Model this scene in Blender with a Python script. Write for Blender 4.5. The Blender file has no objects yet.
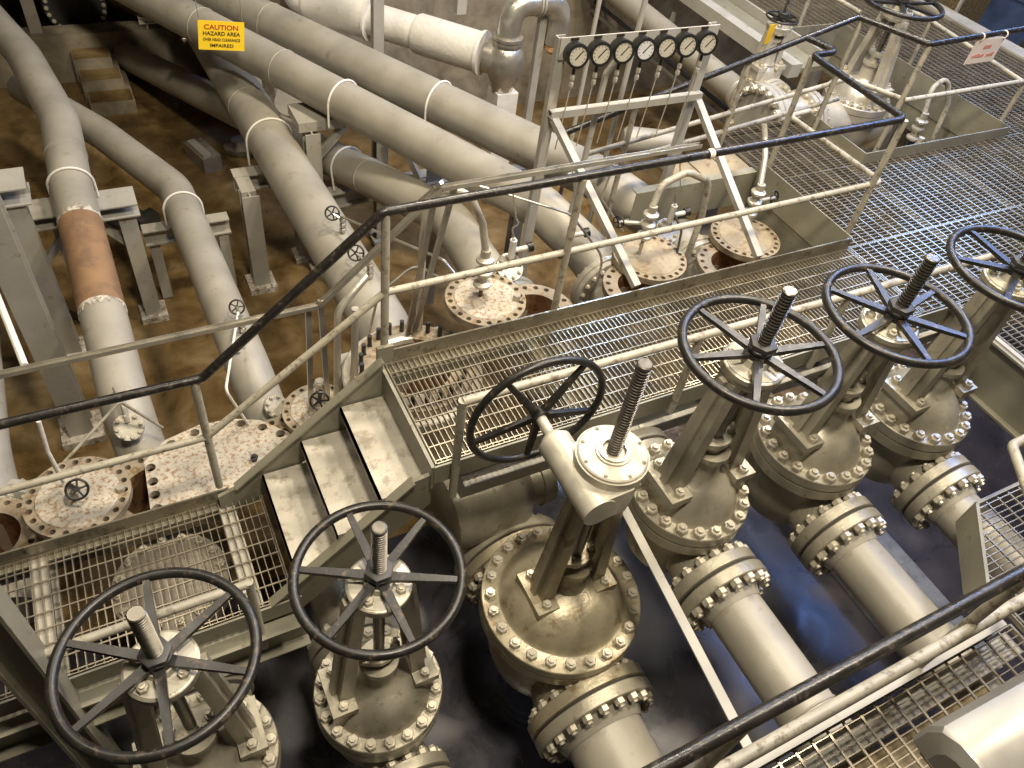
# Industrial valve gallery: gate valves, grated walkways, pipes and tees.  Metres; upper walkway top = z 0.
import bpy, bmesh, math, random
from mathutils import Vector as V, Matrix as M
random.seed(7)
sc = bpy.context.scene
COL = sc.collection
PI = math.pi
FZ = -2.4                      # floor level

# ------------------------------------------------------------------ materials
MATS = {}
def mat(name, col, rough=.5, metal=0., var=.18, scale=6., spot=None, spot_amt=0., spot_scale=14., bump=.0, bscale=40., emit=None, coat=0.):
    if name in MATS: return MATS[name]
    m = bpy.data.materials.new(name); m.use_nodes = True
    nt = m.node_tree; N = nt.nodes; L = nt.links
    b = N['Principled BSDF']
    b.inputs['Roughness'].default_value = rough
    b.inputs['Metallic'].default_value = metal
    b.inputs['Coat Weight'].default_value = coat
    tc = N.new('ShaderNodeTexCoord')
    n1 = N.new('ShaderNodeTexNoise'); n1.inputs['Scale'].default_value = scale; n1.inputs['Detail'].default_value = 6
    L.new(tc.outputs['Object'], n1.inputs['Vector'])
    mx = N.new('ShaderNodeMix'); mx.data_type = 'RGBA'
    c = list(col) + [1]
    mx.inputs['A'].default_value = [v * (1 - var) for v in col] + [1]
    mx.inputs['B'].default_value = [min(1, v * (1 + var)) for v in col] + [1]
    rp = N.new('ShaderNodeMapRange'); rp.inputs['From Min'].default_value = .3; rp.inputs['From Max'].default_value = .7
    L.new(n1.outputs['Fac'], rp.inputs['Value']); L.new(rp.outputs['Result'], mx.inputs['Factor'])
    out = mx.outputs['Result']
    if spot is not None:
        n2 = N.new('ShaderNodeTexNoise'); n2.inputs['Scale'].default_value = spot_scale; n2.inputs['Detail'].default_value = 9; n2.inputs['Roughness'].default_value = .65
        L.new(tc.outputs['Object'], n2.inputs['Vector'])
        r2 = N.new('ShaderNodeMapRange'); t = .72 - .42 * spot_amt
        r2.inputs['From Min'].default_value = t - .05; r2.inputs['From Max'].default_value = t + .07
        L.new(n2.outputs['Fac'], r2.inputs['Value'])
        m2 = N.new('ShaderNodeMix'); m2.data_type = 'RGBA'
        L.new(r2.outputs['Result'], m2.inputs['Factor']); L.new(out, m2.inputs['A'])
        m2.inputs['B'].default_value = list(spot) + [1]
        out = m2.outputs['Result']
    L.new(out, b.inputs['Base Color'])
    rr = N.new('ShaderNodeMapRange'); rr.inputs['To Min'].default_value = max(.05, rough - .1); rr.inputs['To Max'].default_value = min(1, rough + .12)
    L.new(n1.outputs['Fac'], rr.inputs['Value']); L.new(rr.outputs['Result'], b.inputs['Roughness'])
    if bump:
        n3 = N.new('ShaderNodeTexNoise'); n3.inputs['Scale'].default_value = bscale; n3.inputs['Detail'].default_value = 5
        L.new(tc.outputs['Object'], n3.inputs['Vector'])
        bp = N.new('ShaderNodeBump'); bp.inputs['Strength'].default_value = bump; bp.inputs['Distance'].default_value = .02
        L.new(n3.outputs['Fac'], bp.inputs['Height']); L.new(bp.outputs['Normal'], b.inputs['Normal'])
    if emit:
        b.inputs['Emission Color'].default_value = list(col) + [1]; b.inputs['Emission Strength'].default_value = emit
    MATS[name] = m
    return m

def ramp_mat(name, stops, scale, rough, metal=0., detail=8., bump=.2, bscale=25., rough_var=.25, coords='Object', dist=.8):
    m = bpy.data.materials.new(name); m.use_nodes = True
    nt = m.node_tree; N = nt.nodes; L = nt.links; b = N['Principled BSDF']
    tc = N.new('ShaderNodeTexCoord')
    n = N.new('ShaderNodeTexNoise'); n.inputs['Scale'].default_value = scale; n.inputs['Detail'].default_value = detail
    n.inputs['Roughness'].default_value = .62; n.inputs['Distortion'].default_value = dist
    L.new(tc.outputs[coords], n.inputs['Vector'])
    r = N.new('ShaderNodeValToRGB'); e = r.color_ramp.elements
    while len(e) > 1: e.remove(e[0])
    e[0].position = stops[0][0]; e[0].color = list(stops[0][1]) + [1]
    for p, c in stops[1:]:
        x = e.new(p); x.color = list(c) + [1]
    L.new(n.outputs['Fac'], r.inputs['Fac']); L.new(r.outputs['Color'], b.inputs['Base Color'])
    rr = N.new('ShaderNodeMapRange'); rr.inputs['From Min'].default_value = .3; rr.inputs['From Max'].default_value = .7
    rr.inputs['To Min'].default_value = max(.04, rough - rough_var); rr.inputs['To Max'].default_value = min(1, rough + rough_var)
    L.new(n.outputs['Fac'], rr.inputs['Value']); L.new(rr.outputs['Result'], b.inputs['Roughness'])
    b.inputs['Metallic'].default_value = metal
    n3 = N.new('ShaderNodeTexNoise'); n3.inputs['Scale'].default_value = bscale; n3.inputs['Detail'].default_value = 6
    L.new(tc.outputs[coords], n3.inputs['Vector'])
    bp = N.new('ShaderNodeBump'); bp.inputs['Strength'].default_value = bump; bp.inputs['Distance'].default_value = .03
    L.new(n3.outputs['Fac'], bp.inputs['Height']); L.new(bp.outputs['Normal'], b.inputs['Normal'])
    MATS[name] = m
    return m

PIPE = mat('pipe_paint', (.345, .318, .262), .47, .12, .15, 2.5, (.27, .23, .165), .20, 9, .06, 90)
SHADED_PIPE = mat('shaded_pipe_paint', (.27, .24, .19), .62, 0, .16, 3, (.20, .16, .11), .25, 7, .08, 70)  # pipe paint darkened to stand in for shade below the lower grating
VALVE = mat('valve_paint', (.355, .325, .25), .38, .38, .16, 7, (.20, .165, .11), .20, 18, .10, 55)
VALVE_OIL = mat('oily_valve_paint', (.35, .305, .21), .36, .36, .18, 6, (.20, .135, .06), .30, 9, .12, 45)
BOLT = mat('bolt_paint', (.50, .455, .36), .36, .35, .1, 20, (.25, .19, .11), .14, 30)
YOKETOP = mat('pale_yoke_cap', (.50, .465, .38), .40, .25, .1, 14, (.35, .30, .21), .2, 16)
BLACK = mat('black_enamel', (.015, .0138, .012), .36, 0, .3, 9, (.10, .072, .045), .26, 26, .03, 60)
RAILBLACK = mat('worn_black_rail', (.016, .014, .012), .30, 0, .3, 8, (.075, .06, .045), .30, 30, .1, 60)
STEM = mat('greased_steel', (.17, .155, .13), .34, .85, .25, 30)
RAIL = mat('rail_paint', (.37, .34, .265), .45, 0, .16, 5, (.17, .135, .09), .34, 22, .05, 60)
STEELP = mat('structural_paint', (.37, .35, .30), .5, 0, .12, 3, (.24, .19, .12), .16, 11, .05, 40)
FASCIA = mat('fascia_paint', (.25, .235, .175), .42, .1, .15, 3, (.15, .12, .08), .2, 12, .04, 40)
GALV = mat('galvanised_grating', (.40, .35, .26), .26, .65, .16, 5, (.24, .17, .10), .25, 10)
KICK = mat('kick_plate_steel', (.30, .27, .205), .26, .65, .2, 4, (.14, .11, .075), .3, 14, .05, 30)
TREAD = mat('tread_aluminium', (.46, .425, .355), .50, .3, .2, 5, (.31, .27, .21), .33, 13, .12, 60)
RUSTLID = mat('rust_spotted_paint', (.48, .435, .345), .62, 0, .16, 9, (.27, .155, .075), .42, 34, .10, 45)
TANLID = mat('dusty_tan_paint', (.33, .275, .19), .65, 0, .2, 8, (.25, .17, .09), .35, 22, .10, 45)
LIDRIM = mat('brown_flange_face', (.32, .265, .185), .62, .1, .22, 9, (.20, .125, .06), .40, 18, .15, 45)
RUST = mat('brown_rust', (.24, .125, .055), .75, .1, .3, 9, (.10, .05, .022), .35, 14, .25, 40)
PRIMER = mat('orange_primer', (.25, .145, .075), .62, 0, .18, 4, (.19, .115, .065), .45, 7, .06, 60)
CHIP = mat('chipped_paint', (.52, .48, .40), .6, 0, .3, 14, (.22, .17, .12), .45, 20)
WHITE = mat('insulation_jacket', (.72, .69, .62), .62, 0, .07, 5, (.52, .46, .36), .14, 6, .25, 22)
SILVER = mat('bright_stainless', (.52, .49, .42), .30, .75, .15, 8)
ALU = mat('aluminium_paint', (.56, .52, .43), .34, .45, .12, 6, (.30, .25, .17), .14, 15, .06, 40)
DIAL = mat('gauge_dial', (.44, .41, .33), .4, 0, .04, 6)
LENS_BLACK = mat('gauge_black', (.012, .012, .011), .35)
YELLOW = mat('sign_yellow', (.86, .58, .02), .45, 0, .05, 5)
RED = mat('sign_red', (.42, .03, .02), .5)
INK = mat('sign_ink', (.03, .022, .012), .5)
PAPER = mat('sign_paper', (.74, .62, .50), .6, 0, .05, 8)
REDFADE = mat('faded_red_print', (.62, .24, .17), .6)
INKFADE = mat('faded_stencil', (.25, .225, .19), .6)
BLUEST = mat('blue_cabinet', (.035, .055, .12), .45, .1, .3, 4)
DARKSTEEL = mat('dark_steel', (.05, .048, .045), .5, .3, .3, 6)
CRATE = mat('brown_crate', (.16, .12, .055), .7, 0, .3, 20, (.05, .035, .02), .5, 40)
FIXTURE = mat('lamp_housing_metal', (.27, .255, .225), .40, .5, .1, 5, (.45, .4, .3), .1, 30)
GASKET = mat('dark_gasket', (.03, .026, .02), .7)
HOLE = GASKET
CORK = mat('crusted_nozzle', (.50, .27, .10), .8, 0, .3, 20, (.6, .45, .3), .4, 30)
TAG = mat('yellow_tag', (.80, .50, .02), .5)
BROWNTREAD = mat('ochre_boards', (.27, .215, .13), .6, 0, .25, 4, (.15, .10, .05), .3, 9, .1, 30)

FLOOR_PIT = ramp_mat('pit_floor_paint', [(.25, (.014, .014, .022)), (.45, (.032, .030, .041)), (.6, (.050, .044, .048)), (.75, (.075, .066, .068)), (.86, (.13, .125, .14))], 1.3, .30, bump=.05, bscale=9, rough_var=.16)
FLOOR_MUD = ramp_mat('muddy_floor', [(.25, (.050, .029, .010)), (.40, (.115, .070, .025)), (.52, (.175, .112, .043)), (.64, (.25, .172, .078)), (.8, (.38, .29, .17))], 2.0, .40, bump=.5, bscale=7, rough_var=.3, dist=.5, detail=12)
CONC = ramp_mat('concrete', [(.25, (.12, .092, .058)), (.45, (.22, .185, .13)), (.62, (.30, .26, .19)), (.75, (.24, .175, .095))], 2.4, .8, bump=.25, bscale=12, rough_var=.1)
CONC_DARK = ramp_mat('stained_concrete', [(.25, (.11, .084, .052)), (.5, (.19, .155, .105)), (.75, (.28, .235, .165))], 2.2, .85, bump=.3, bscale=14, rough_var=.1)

# ------------------------------------------------------------------ mesh building
def frame(ax):
    z = V(ax).normalized()
    h = V((0, 0, 1)) if abs(z.z) < .9 else V((0, 1, 0))
    x = h.cross(z).normalized()
    return x, z.cross(x), z

class MB:
    def __init__(s): s.v = []; s.f = []
    def add(s, vs, fs):
        o = len(s.v); s.v += [V(p) for p in vs]; s.f += [[i + o for i in f] for f in fs]; return s
    def box(s, c, d, rz=0.):
        x, y, z = [k / 2 for k in d]; c = V(c); R = M.Rotation(rz, 3, 'Z')
        vs = [c + R @ V((a * x, b * y, e * z)) for a in (-1, 1) for b in (-1, 1) for e in (-1, 1)]
        return s.add(vs, [(0, 1, 3, 2), (4, 6, 7, 5), (0, 4, 5, 1), (2, 3, 7, 6), (0, 2, 6, 4), (1, 5, 7, 3)])
    def bb(s, a, b):
        return s.box([(p + q) / 2 for p, q in zip(a, b)], [abs(q - p) for p, q in zip(a, b)])
    def beam(s, p, q, w, h, up=(0, 0, 1), w2=None, h2=None):
        p, q = V(p), V(q); z = (q - p).normalized(); u = V(up)
        if abs(u.dot(z)) > .98: u = V((0, 1, 0))
        x = z.cross(u).normalized(); y = x.cross(z)
        w2 = w if w2 is None else w2; h2 = h if h2 is None else h2
        vs = []
        for o, ww, hh in ((p, w, h), (q, w2, h2)):
            vs += [o + x * a * ww / 2 + y * b * hh / 2 for a, b in ((-1, -1), (1, -1), (1, 1), (-1, 1))]
        return s.add(vs, [(3, 2, 1, 0), (4, 5, 6, 7), (0, 1, 5, 4), (1, 2, 6, 5), (2, 3, 7, 6), (3, 0, 4, 7)])
    def ibeam(s, p, q, w, h, t=.014, up=(0, 0, 1)):
        p, q = V(p), V(q); z = (q - p).normalized(); u = V(up)
        if abs(u.dot(z)) > .98: u = V((0, 1, 0))
        x = z.cross(u).normalized(); y = x.cross(z)
        s.beam(p + y * (h / 2 - t / 2), q + y * (h / 2 - t / 2), w, t, up); s.beam(p - y * (h / 2 - t / 2), q - y * (h / 2 - t / 2), w, t, up)
        return s.beam(p, q, t, h - 2 * t, up)
    def channel(s, p, q, w, h, t=.012, up=(0, 0, 1), side=1):
        p, q = V(p), V(q); z = (q - p).normalized(); u = V(up)
        if abs(u.dot(z)) > .98: u = V((0, 1, 0))
        x = z.cross(u).normalized(); y = x.cross(z)
        s.beam(p + y * (h / 2 - t / 2), q + y * (h / 2 - t / 2), w, t, up); s.beam(p - y * (h / 2 - t / 2), q - y * (h / 2 - t / 2), w, t, up)
        o = x * side * (w / 2 - t / 2)
        return s.beam(p + o, q + o, t, h - 2 * t, up)
    def lathe(s, prof, o=(0, 0, 0), ax=(0, 0, 1), n=32, sx=1., sy=1.):
        x, y, z = frame(ax); o = V(o); rings = []; vs = []; fs = []
        for r, h in prof:
            if r < 1e-6: rings.append([len(vs)]); vs.append(o + z * h)
            else:
                rings.append(list(range(len(vs), len(vs) + n)))
                vs += [o + z * h + x * (r * sx * math.cos(2 * PI * i / n)) + y * (r * sy * math.sin(2 * PI * i / n)) for i in range(n)]
        for a, b in zip(rings, rings[1:]):
            for i in range(n):
                j = (i + 1) % n
                if len(a) == 1 and len(b) == 1: continue
                if len(a) == 1: fs.append((a[0], b[j], b[i])[::-1])
                elif len(b) == 1: fs.append((a[i], a[j], b[0]))
                else: fs.append((a[i], a[j], b[j], b[i]))
        return s.add(vs, fs)
    def cyl(s, p, q, r, r2=None, n=24):
        p, q = V(p), V(q); h = (q - p).length; r2 = r if r2 is None else r2
        return s.lathe([(0, 0), (r, 0), (r2, h), (0, h)], p, q - p, n)
    def ring(s, p, q, ro, ri, n=32):
        p, q = V(p), V(q); h = (q - p).length
        return s.lathe([(ri, 0), (ro, 0), (ro, h), (ri, h), (ri, 0)], p, q - p, n)
    def torus(s, o, ax, R, r, n=48, m=12, a0=0., a1=2 * PI):
        x, y, z = frame(ax); o = V(o)
        full = abs(a1 - a0 - 2 * PI) < 1e-6
        pts = [o + x * R * math.cos(a0 + (a1 - a0) * i / n) + y * R * math.sin(a0 + (a1 - a0) * i / n) for i in range(n if full else n + 1)]
        return s.tube(pts, r, m, closed=full)
    def tube(s, pts, r, m=12, closed=False, bend=0., cap=True, r_end=None):
        P = [V(p) for p in pts]
        if bend and not closed: P = fillet(P, bend)
        k = len(P); T = []
        for i in range(k):
            a = P[i - 1] if (closed or i > 0) else P[i]; b = P[(i + 1) % k] if (closed or i < k - 1) else P[i]
            T.append((b - a).normalized())
        x, y, _ = frame(T[0]); vs = []; fs = []
        for i in range(k):
            if i: 
                q = T[i - 1].rotation_difference(T[i]); x = q @ x
                x = (x - T[i] * x.dot(T[i])).normalized()
            y = T[i].cross(x)
            rr = r if r_end is None else r + (r_end - r) * i / (k - 1)
            vs += [P[i] + x * rr * math.cos(2 * PI * j / m) + y * rr * math.sin(2 * PI * j / m) for j in range(m)]
        for i in range(k if closed else k - 1):
            a = i * m; b = ((i + 1) % k) * m
            if closed and i == k - 1:
                best = min(range(m), key=lambda o: (vs[a] - vs[o]).length)
            else: best = 0
            for j in range(m):
                fs.append((a + j, a + (j + 1) % m, b + (j + 1 + best) % m, b + (j + best) % m))
        if cap and not closed:
            fs.append(tuple(range(m))[::-1]); fs.append(tuple((k - 1) * m + j for j in range(m)))
        return s.add(vs, fs)
    def hexa(s, p, ax, r, h): 
        x, y, z = frame(ax); p = V(p)
        return s.lathe([(0, 0), (r, 0), (r, h * .86), (r * .86, h), (0, h)], p, ax, 6)
    def prism(s, pts, z0, z1):
        n = len(pts)
        vs = [(x, y, z0) for x, y in pts] + [(x, y, z1) for x, y in pts]
        return s.add(vs, [tuple(range(n))[::-1], tuple(range(n, 2 * n))] + [(i, (i + 1) % n, n + (i + 1) % n, n + i) for i in range(n)])
    def drilled(s, o, ax, r0, r1, t, n, rb, rh, a_off=0.):
        """annular plate r0..r1, thickness t along ax, with n real round holes on circle rb"""
        x, y, z = frame(ax); o = V(o)
        for k in range(n):
            a = 2 * PI * (k + a_off) / n; d = PI / n
            def P(r, th, h): return o + x * r * math.cos(th) + y * r * math.sin(th) + z * h
            outer = [(r1, a - d), (r1, a - d / 2), (r1, a), (r1, a + d / 2), (r1, a + d), (rb, a + d), (r0, a + d), (r0, a), (r0, a - d), (rb, a - d)]
            ctr = (rb * math.cos(a), rb * math.sin(a)); hole = []
            for r, th in outer:
                dx, dy = r * math.cos(th) - ctr[0], r * math.sin(th) - ctr[1]; L = math.hypot(dx, dy)
                hole.append((ctr[0] + dx / L * rh, ctr[1] + dy / L * rh))
            m = len(outer); vs = []
            for h in (0, t):
                vs += [P(r, th, h) for r, th in outer]
                vs += [o + x * px + y * py + z * h for px, py in hole]
            fs = []
            for i in range(m):
                j = (i + 1) % m
                fs.append((i, j, m + j, m + i)[::-1]); fs.append((2 * m + i, 2 * m + j, 3 * m + j, 3 * m + i))
                fs.append((m + i, m + j, 3 * m + j, 3 * m + i)[::-1])
            for i in range(4): fs.append((i, i + 1, 2 * m + i + 1, 2 * m + i))
            for i in (6, 7): fs.append((i, i + 1, 2 * m + i + 1, 2 * m + i))
            s.add(vs, fs)
        return s
    def mesh(s, name, m, off=(0, 0, 0), smooth=35):
        off = V(off); me = bpy.data.meshes.new(name)
        me.from_pydata([tuple(p - off) for p in s.v], [], s.f); me.update()
        bm = bmesh.new(); bm.from_mesh(me); bmesh.ops.remove_doubles(bm, verts=bm.verts, dist=1e-5)
        bmesh.ops.recalc_face_normals(bm, faces=bm.faces); bm.to_mesh(me); bm.free()
        for p in me.polygons: p.use_smooth = True
        me.set_sharp_from_angle(angle=math.radians(smooth))
        me.materials.append(m)
        return me
    def build(s, name, m, parent=None, smooth=35):
        root = parent
        while root is not None and root.parent is not None: root = root.parent
        off = root.location if root is not None else (0, 0, 0)
        o = bpy.data.objects.new(name, s.mesh(name, m, off, smooth)); COL.objects.link(o)
        if parent is not None: o.parent = parent
        return o

def fillet(P, rad, seg=8):
    out = [P[0]]
    for i in range(1, len(P) - 1):
        a, b, c = P[i - 1], P[i], P[i + 1]; u = (a - b); w = (c - b)
        lu, lw = u.length, w.length; u.normalize(); w.normalize()
        ang = u.angle(w); 
        if ang > PI - .02: out.append(b); continue
        d = min(rad / math.tan(ang / 2), lu * .49, lw * .49); r = d * math.tan(ang / 2)
        p0, p1 = b + u * d, b + w * d; ctr = b + (u + w).normalized() * (r / math.sin(ang / 2))
        v0, v1 = p0 - ctr, p1 - ctr; tot = v0.angle(v1); axn = v0.cross(v1).normalized()
        for k in range(seg + 1):
            out.append(ctr + M.Rotation(tot * k / seg, 3, axn) @ v0)
    out.append(P[-1])
    return out

def thing(name, label, cat, loc=(0, 0, 0), rz=0, group=None):
    o = bpy.data.objects.new(name, None); COL.objects.link(o)
    o.location = loc; o.rotation_euler = (0, 0, rz); o.empty_display_size = .1
    o['label'] = label; o['category'] = cat
    if group: o['group'] = group
    return o
def tag(o, label, cat, group=None):
    o['label'] = label; o['category'] = cat
    if group: o['group'] = group
    return o
def struct(o): o['kind'] = 'structure'; return o
def inst(name, me, parent, loc, ax=(0, 0, 1)):
    """place shared mesh data (authored along +Z) as a part of parent (coordinates local to the thing)"""
    o = bpy.data.objects.new(name, me); COL.objects.link(o); o.parent = parent; o.location = loc
    o.rotation_mode = 'QUATERNION'; o.rotation_quaternion = V((0, 0, 1)).rotation_difference(V(ax).normalized())
    return o
def world(parent):
    while parent.parent is not None: parent = parent.parent
    return V(parent.location)
def dup(root, loc, label=None, group=None):
    def cp(o, par):
        c = o.copy(); COL.objects.link(c); c.parent = par
        for ch in list(o.children): cp(ch, c)
        return c
    r = cp(root, None); r.location = loc
    if label: r['label'] = label
    if group: r['group'] = group
    return r
def text(name, s, size, m, parent, loc, rot, width=None, depth=.0015):
    cu = bpy.data.curves.new(name, 'FONT'); cu.body = s; cu.size = size; cu.align_x = 'CENTER'; cu.align_y = 'CENTER'; cu.extrude = depth; cu.offset = size * .012
    t = bpy.data.objects.new(name, cu); COL.objects.link(t); bpy.context.view_layer.update()
    dg = bpy.context.evaluated_depsgraph_get(); me = bpy.data.meshes.new_from_object(t.evaluated_get(dg))
    bpy.data.objects.remove(t); me.materials.clear(); me.materials.append(m)
    xs = [v.co.x for v in me.vertices]; w = max(xs) - min(xs)
    o = bpy.data.objects.new(name, me); COL.objects.link(o); o.parent = parent
    o.location = V(loc) - world(parent); o.rotation_euler = rot
    if width: o.scale = (width / w, 1, 1)
    return o

FT = .072
# shared bolts, authored along +Z with the flange face at z 0
def bolt_mesh(r, h=None, stud=.5):
    key = ('b', round(r, 4)); 
    if key in MATS: return MATS[key]
    b = MB().hexa((0, 0, 0), (0, 0, 1), r, r * 1.05); b.cyl((0, 0, r), (0, 0, r * (1.05 + stud)), r * .52, n=10)
    MATS[key] = b.mesh('bolt', BOLT); return MATS[key]
def stud_mesh(r, grip):
    key = ('s', round(r, 4), round(grip, 4))
    if key in MATS: return MATS[key]
    b = MB().cyl((0, 0, -grip / 2 - r * 1.5), (0, 0, grip / 2 + r * 1.5), r * .55, n=8)
    b.hexa((0, 0, grip / 2), (0, 0, 1), r, r * 1.05); b.hexa((0, 0, -grip / 2), (0, 0, -1), r, r * 1.05)
    MATS[key] = b.mesh('bolt', BOLT); return MATS[key]
def bolt_circle(parent, o, ax, n, rb, r, me, name='bolt', off=0., skip=None):
    x, y, z = frame(ax); o = V(o)
    for k in range(n):
        a = 2 * PI * (k + off) / n
        if skip and skip(a): continue
        inst(name, me, parent, o + x * rb * math.cos(a) + y * rb * math.sin(a), ax)

# ------------------------------------------------------------------ gate valves
def handwheel(parent, c, ax, R, rt, ns, m, dish=.04, off=0., hub=.055):
    """black rim + hub mesh, spokes as sub-parts; c = hub centre, in the thing's local frame"""
    W = world(parent); x, y, z = frame(ax); c = V(c) + W
    b = MB(); b.torus(c + z * dish, ax, R - rt, rt, 64, 12)
    b.cyl(c - z * .03, c + z * .03, hub * 1.15, hub, 24)
    hw = b.build('handwheel', m, parent)
    for k in range(ns):
        a = 2 * PI * (k + off) / ns; d = x * math.cos(a) + y * math.sin(a)
        MB().beam(c + d * hub * .8, c + d * (R - rt * 1.7) + z * dish, .046, .026, z, .028, .02).build('spoke', m, hw)
    return hw

def valve(name, label, loc, rb=.35, nb=20, hb=.37, zw=1.5, zs=1.88, rw=.41, rp=.165, rf=.285, L=.46, tf=FT, nf=16, gear=False, m=VALVE, woff=0., group=None, rt=.024, back=True, cat='valve', rstem=.036):
    t = thing(name, label, cat, loc, 0, group); W = V(loc)
    P = lambda x, y, z: W + V((x, y, z))
    # body: barrel, belly, horizontal nozzles and their flanges
    b = MB()
    b.lathe([(0, -rp * 1.55), (rb * .45, -rp * 1.5), (rb * .7, -rp * 1.1), (rb * .80, -rp * .4), (rb * .82, .0), (rb * .80, hb - .30), (rb * .84, hb - .2), (rb * .86, hb - .16)], W, n=40)
    b.cyl(P(0, -L + .02, 0), P(0, L - .02 if back else 0, 0), rp * 1.12, n=36)
    for sgn in ((-1, 1) if back else (-1,)):
        b.lathe([(rp * 1.12, .0), (rp * 1.35, .16), (rf * .7, L * .34)], P(0, sgn * (L - tf - L * .34), 0), (0, sgn, 0), 36)
        b.lathe([(0, 0), (rf * .97, 0), (rf, .006), (rf, tf - .004), (rf - .006, tf), (0, tf)], P(0, sgn * (L - tf), 0), (0, sgn, 0), 48)
    b.build('body', m, t)
    MB().lathe([(rb * .5, hb - .165), (rb * .985, hb - .162), (rb, hb - .156), (rb, hb - .082), (rb * .5, hb - .08)], W, n=64).build('body_flange', m, t)
    MB().cyl(P(0, 0, hb - .084), P(0, 0, hb - .072), rb * .955, n=48).build('gasket', GASKET, t)
    # bonnet: flange, dome, neck
    bn = MB().lathe([(0, hb - .075), (rb - .005, hb - .075), (rb, hb - .07), (rb, hb - .005), (rb - .005, hb), (rb * .80, hb), (rb * .775, hb + .008), (rb * .75, hb + .03), (rb * .70, hb + .075), (rb * .62, hb + .12), (rb * .52, hb + .155), (rb * .42, hb + .178), (.115, hb + .20), (.095, hb + .23), (.09, hb + .36), (.11, hb + .365), (.11, hb + .40), (0, hb + .40)], W, n=64).build('bonnet', m, t)
    rn = min(.036, 2 * PI * rb * .89 / nb * .37); me = bolt_mesh(rn)
    bolt_circle(bn, (0, 0, hb), (0, 0, 1), nb, rb * .895, rn, me, off=.5)
    # yoke
    zh = zw - .16
    if gear: zh = zw - .30
    for sx in (-1, 1):
        pb = MB()
        xc = sx * (rb * .64 if not gear else .20)
        pb.box(P(xc, 0, hb + .075), (.10, .26, .15)); 
        pb.box(P(xc, 0, hb + .175), (.14, .29, .05))
        pad = pb.build('yoke_pad', m, t)
        for sy in (-1, 1): inst('bolt', bolt_mesh(.03), pad, (xc, sy * .106, hb + .20))
        ab = MB(); p0, p1 = P(xc * .96, 0, hb + .19), P(sx * .125, 0, zh + .02)
        ab.beam(p0, p1, .15, .045, (sx, 0, 0), .115, .04)
        ou = V((sx * .028, 0, .0))
        ab.beam(p0 + ou, p1 + ou, .05, .05, (sx, 0, 0), .04, .045)
        for sy in (-1, 1):
            ab.beam(p0 + V((-sx * .015, sy * .068, 0)), p1 + V((-sx * .015, sy * .052, 0)), .02, .08, (sx, 0, 0), .018, .06)
        ab.build('yoke_arm', m, t)
    gl = MB(); gl.prism([(W.x + .12 * math.cos(a) * (1 if abs(math.sin(a)) < .7 else .8), W.y + .075 * math.sin(a)) for a in [2 * PI * i / 16 for i in range(16)]], W.z + hb + .46, W.z + hb + .495)
    gl.cyl(P(0, 0, hb + .38), P(0, 0, hb + .5), .055)
    g = gl.build('packing_gland', m, t)
    for sx in (-1, 1):
        MB().cyl(P(sx * .09, 0, hb + .36), P(sx * .09, 0, hb + .56), .012, n=8).hexa(P(sx * .09, 0, hb + .495), (0, 0, 1), .024, .025).build('gland_bolt', BOLT, g)
    if not gear:
        yh = MB().lathe([(0, zh), (.125, zh), (.15, zh + .03), (.15, zh + .055), (.156, zh + .058), (.156, zh + .085), (.148, zh + .09), (0, zh + .09)], W, n=40).build('yoke_head', m, t)
        MB().lathe([(0, zh + .088), (.143, zh + .088), (.143, zh + .094), (.075, zh + .098), (.07, zh + .135), (0, zh + .135)], W, n=40).build('yoke_cap', YOKETOP, t)
        for k in range(4): inst('bolt', bolt_mesh(.026), yh, (.112 * math.cos(PI / 4 + k * PI / 2), .112 * math.sin(PI / 4 + k * PI / 2), zh + .093))
        handwheel(t, (0, 0, zw - .01), (0, 0, 1), rw, rt, 6, BLACK, .012, woff)
        MB().lathe([(0, 0), (.062, 0), (.062, .012), (.05, .02), (0, .02)], P(0, 0, zw + .018), n=24).hexa(P(0, 0, zw + .036), (0, 0, 1), .068, .03).build('wheel_nut', DARKSTEEL, t)
        z0 = zw + .03
    else:
        z0 = zw - .05
    # stem: plain shank below, rolled thread above
    MB().cyl(P(0, 0, hb + .35), P(0, 0, zw - .05), .03, n=16).build('stem_shank', STEM, t)
    pr = [(0, z0)]; z = z0; p = .018
    while z < zs - .012:
        pr += [(rstem, z), (rstem, z + p * .42), (rstem * .76, z + p * .58), (rstem * .76, z + p * .90)]; z += p
    pr += [(rstem, zs - .012), (rstem, zs - .004), (rstem * .85, zs), (0, zs)]
    MB().lathe(pr, W, n=20).build('threaded_stem', STEM, t, 25)
    return t

def flanged_pipe(name, label, x, z, y_face, y_end, rp, rf, tf, nf, m=PIPE, sgn=-1, weld=None, group=None, cat='pipe', rn=.033, boltoff=.5):
    """straight pipe along Y from a bolted flange at y_face"""
    t = thing(name, label, cat, (x, y_face, z), 0, group)
    b = MB(); b.cyl((x, y_face + sgn * .02, z), (x, y_end, z), rp, n=48)
    b.lathe([(rp, 0), (rp * 1.03, 0), (rp * 1.22, -.09), (rp, -.09)], (x, y_face + sgn * (tf + .1), z), (0, sgn, 0), 48)
    if weld: 
        for w in weld: b.torus((x, w, z), (0, 1, 0), rp, .007, 48, 8)
    b.build('pipe_run', m, t)
    fl = MB().lathe([(0, .018), (rf * .98, .018), (rf, .024), (rf, tf + .012), (rf - .006, tf + .018), (0, tf + .018)], (x, y_face, z), (0, sgn, 0), 56).build('flange', VALVE if m is PIPE else m, t)
    MB().cyl((x, y_face - sgn * .002, z), (x, y_face + sgn * .020, z), rf * .93, n=40).build('gasket', GASKET, t)
    me = stud_mesh(rn, 2 * tf + .018)
    bolt_circle(fl, (0, sgn * .009, 0), (0, 1, 0), nf, rf * .865, rn, me, off=boltoff)
    return t

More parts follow.
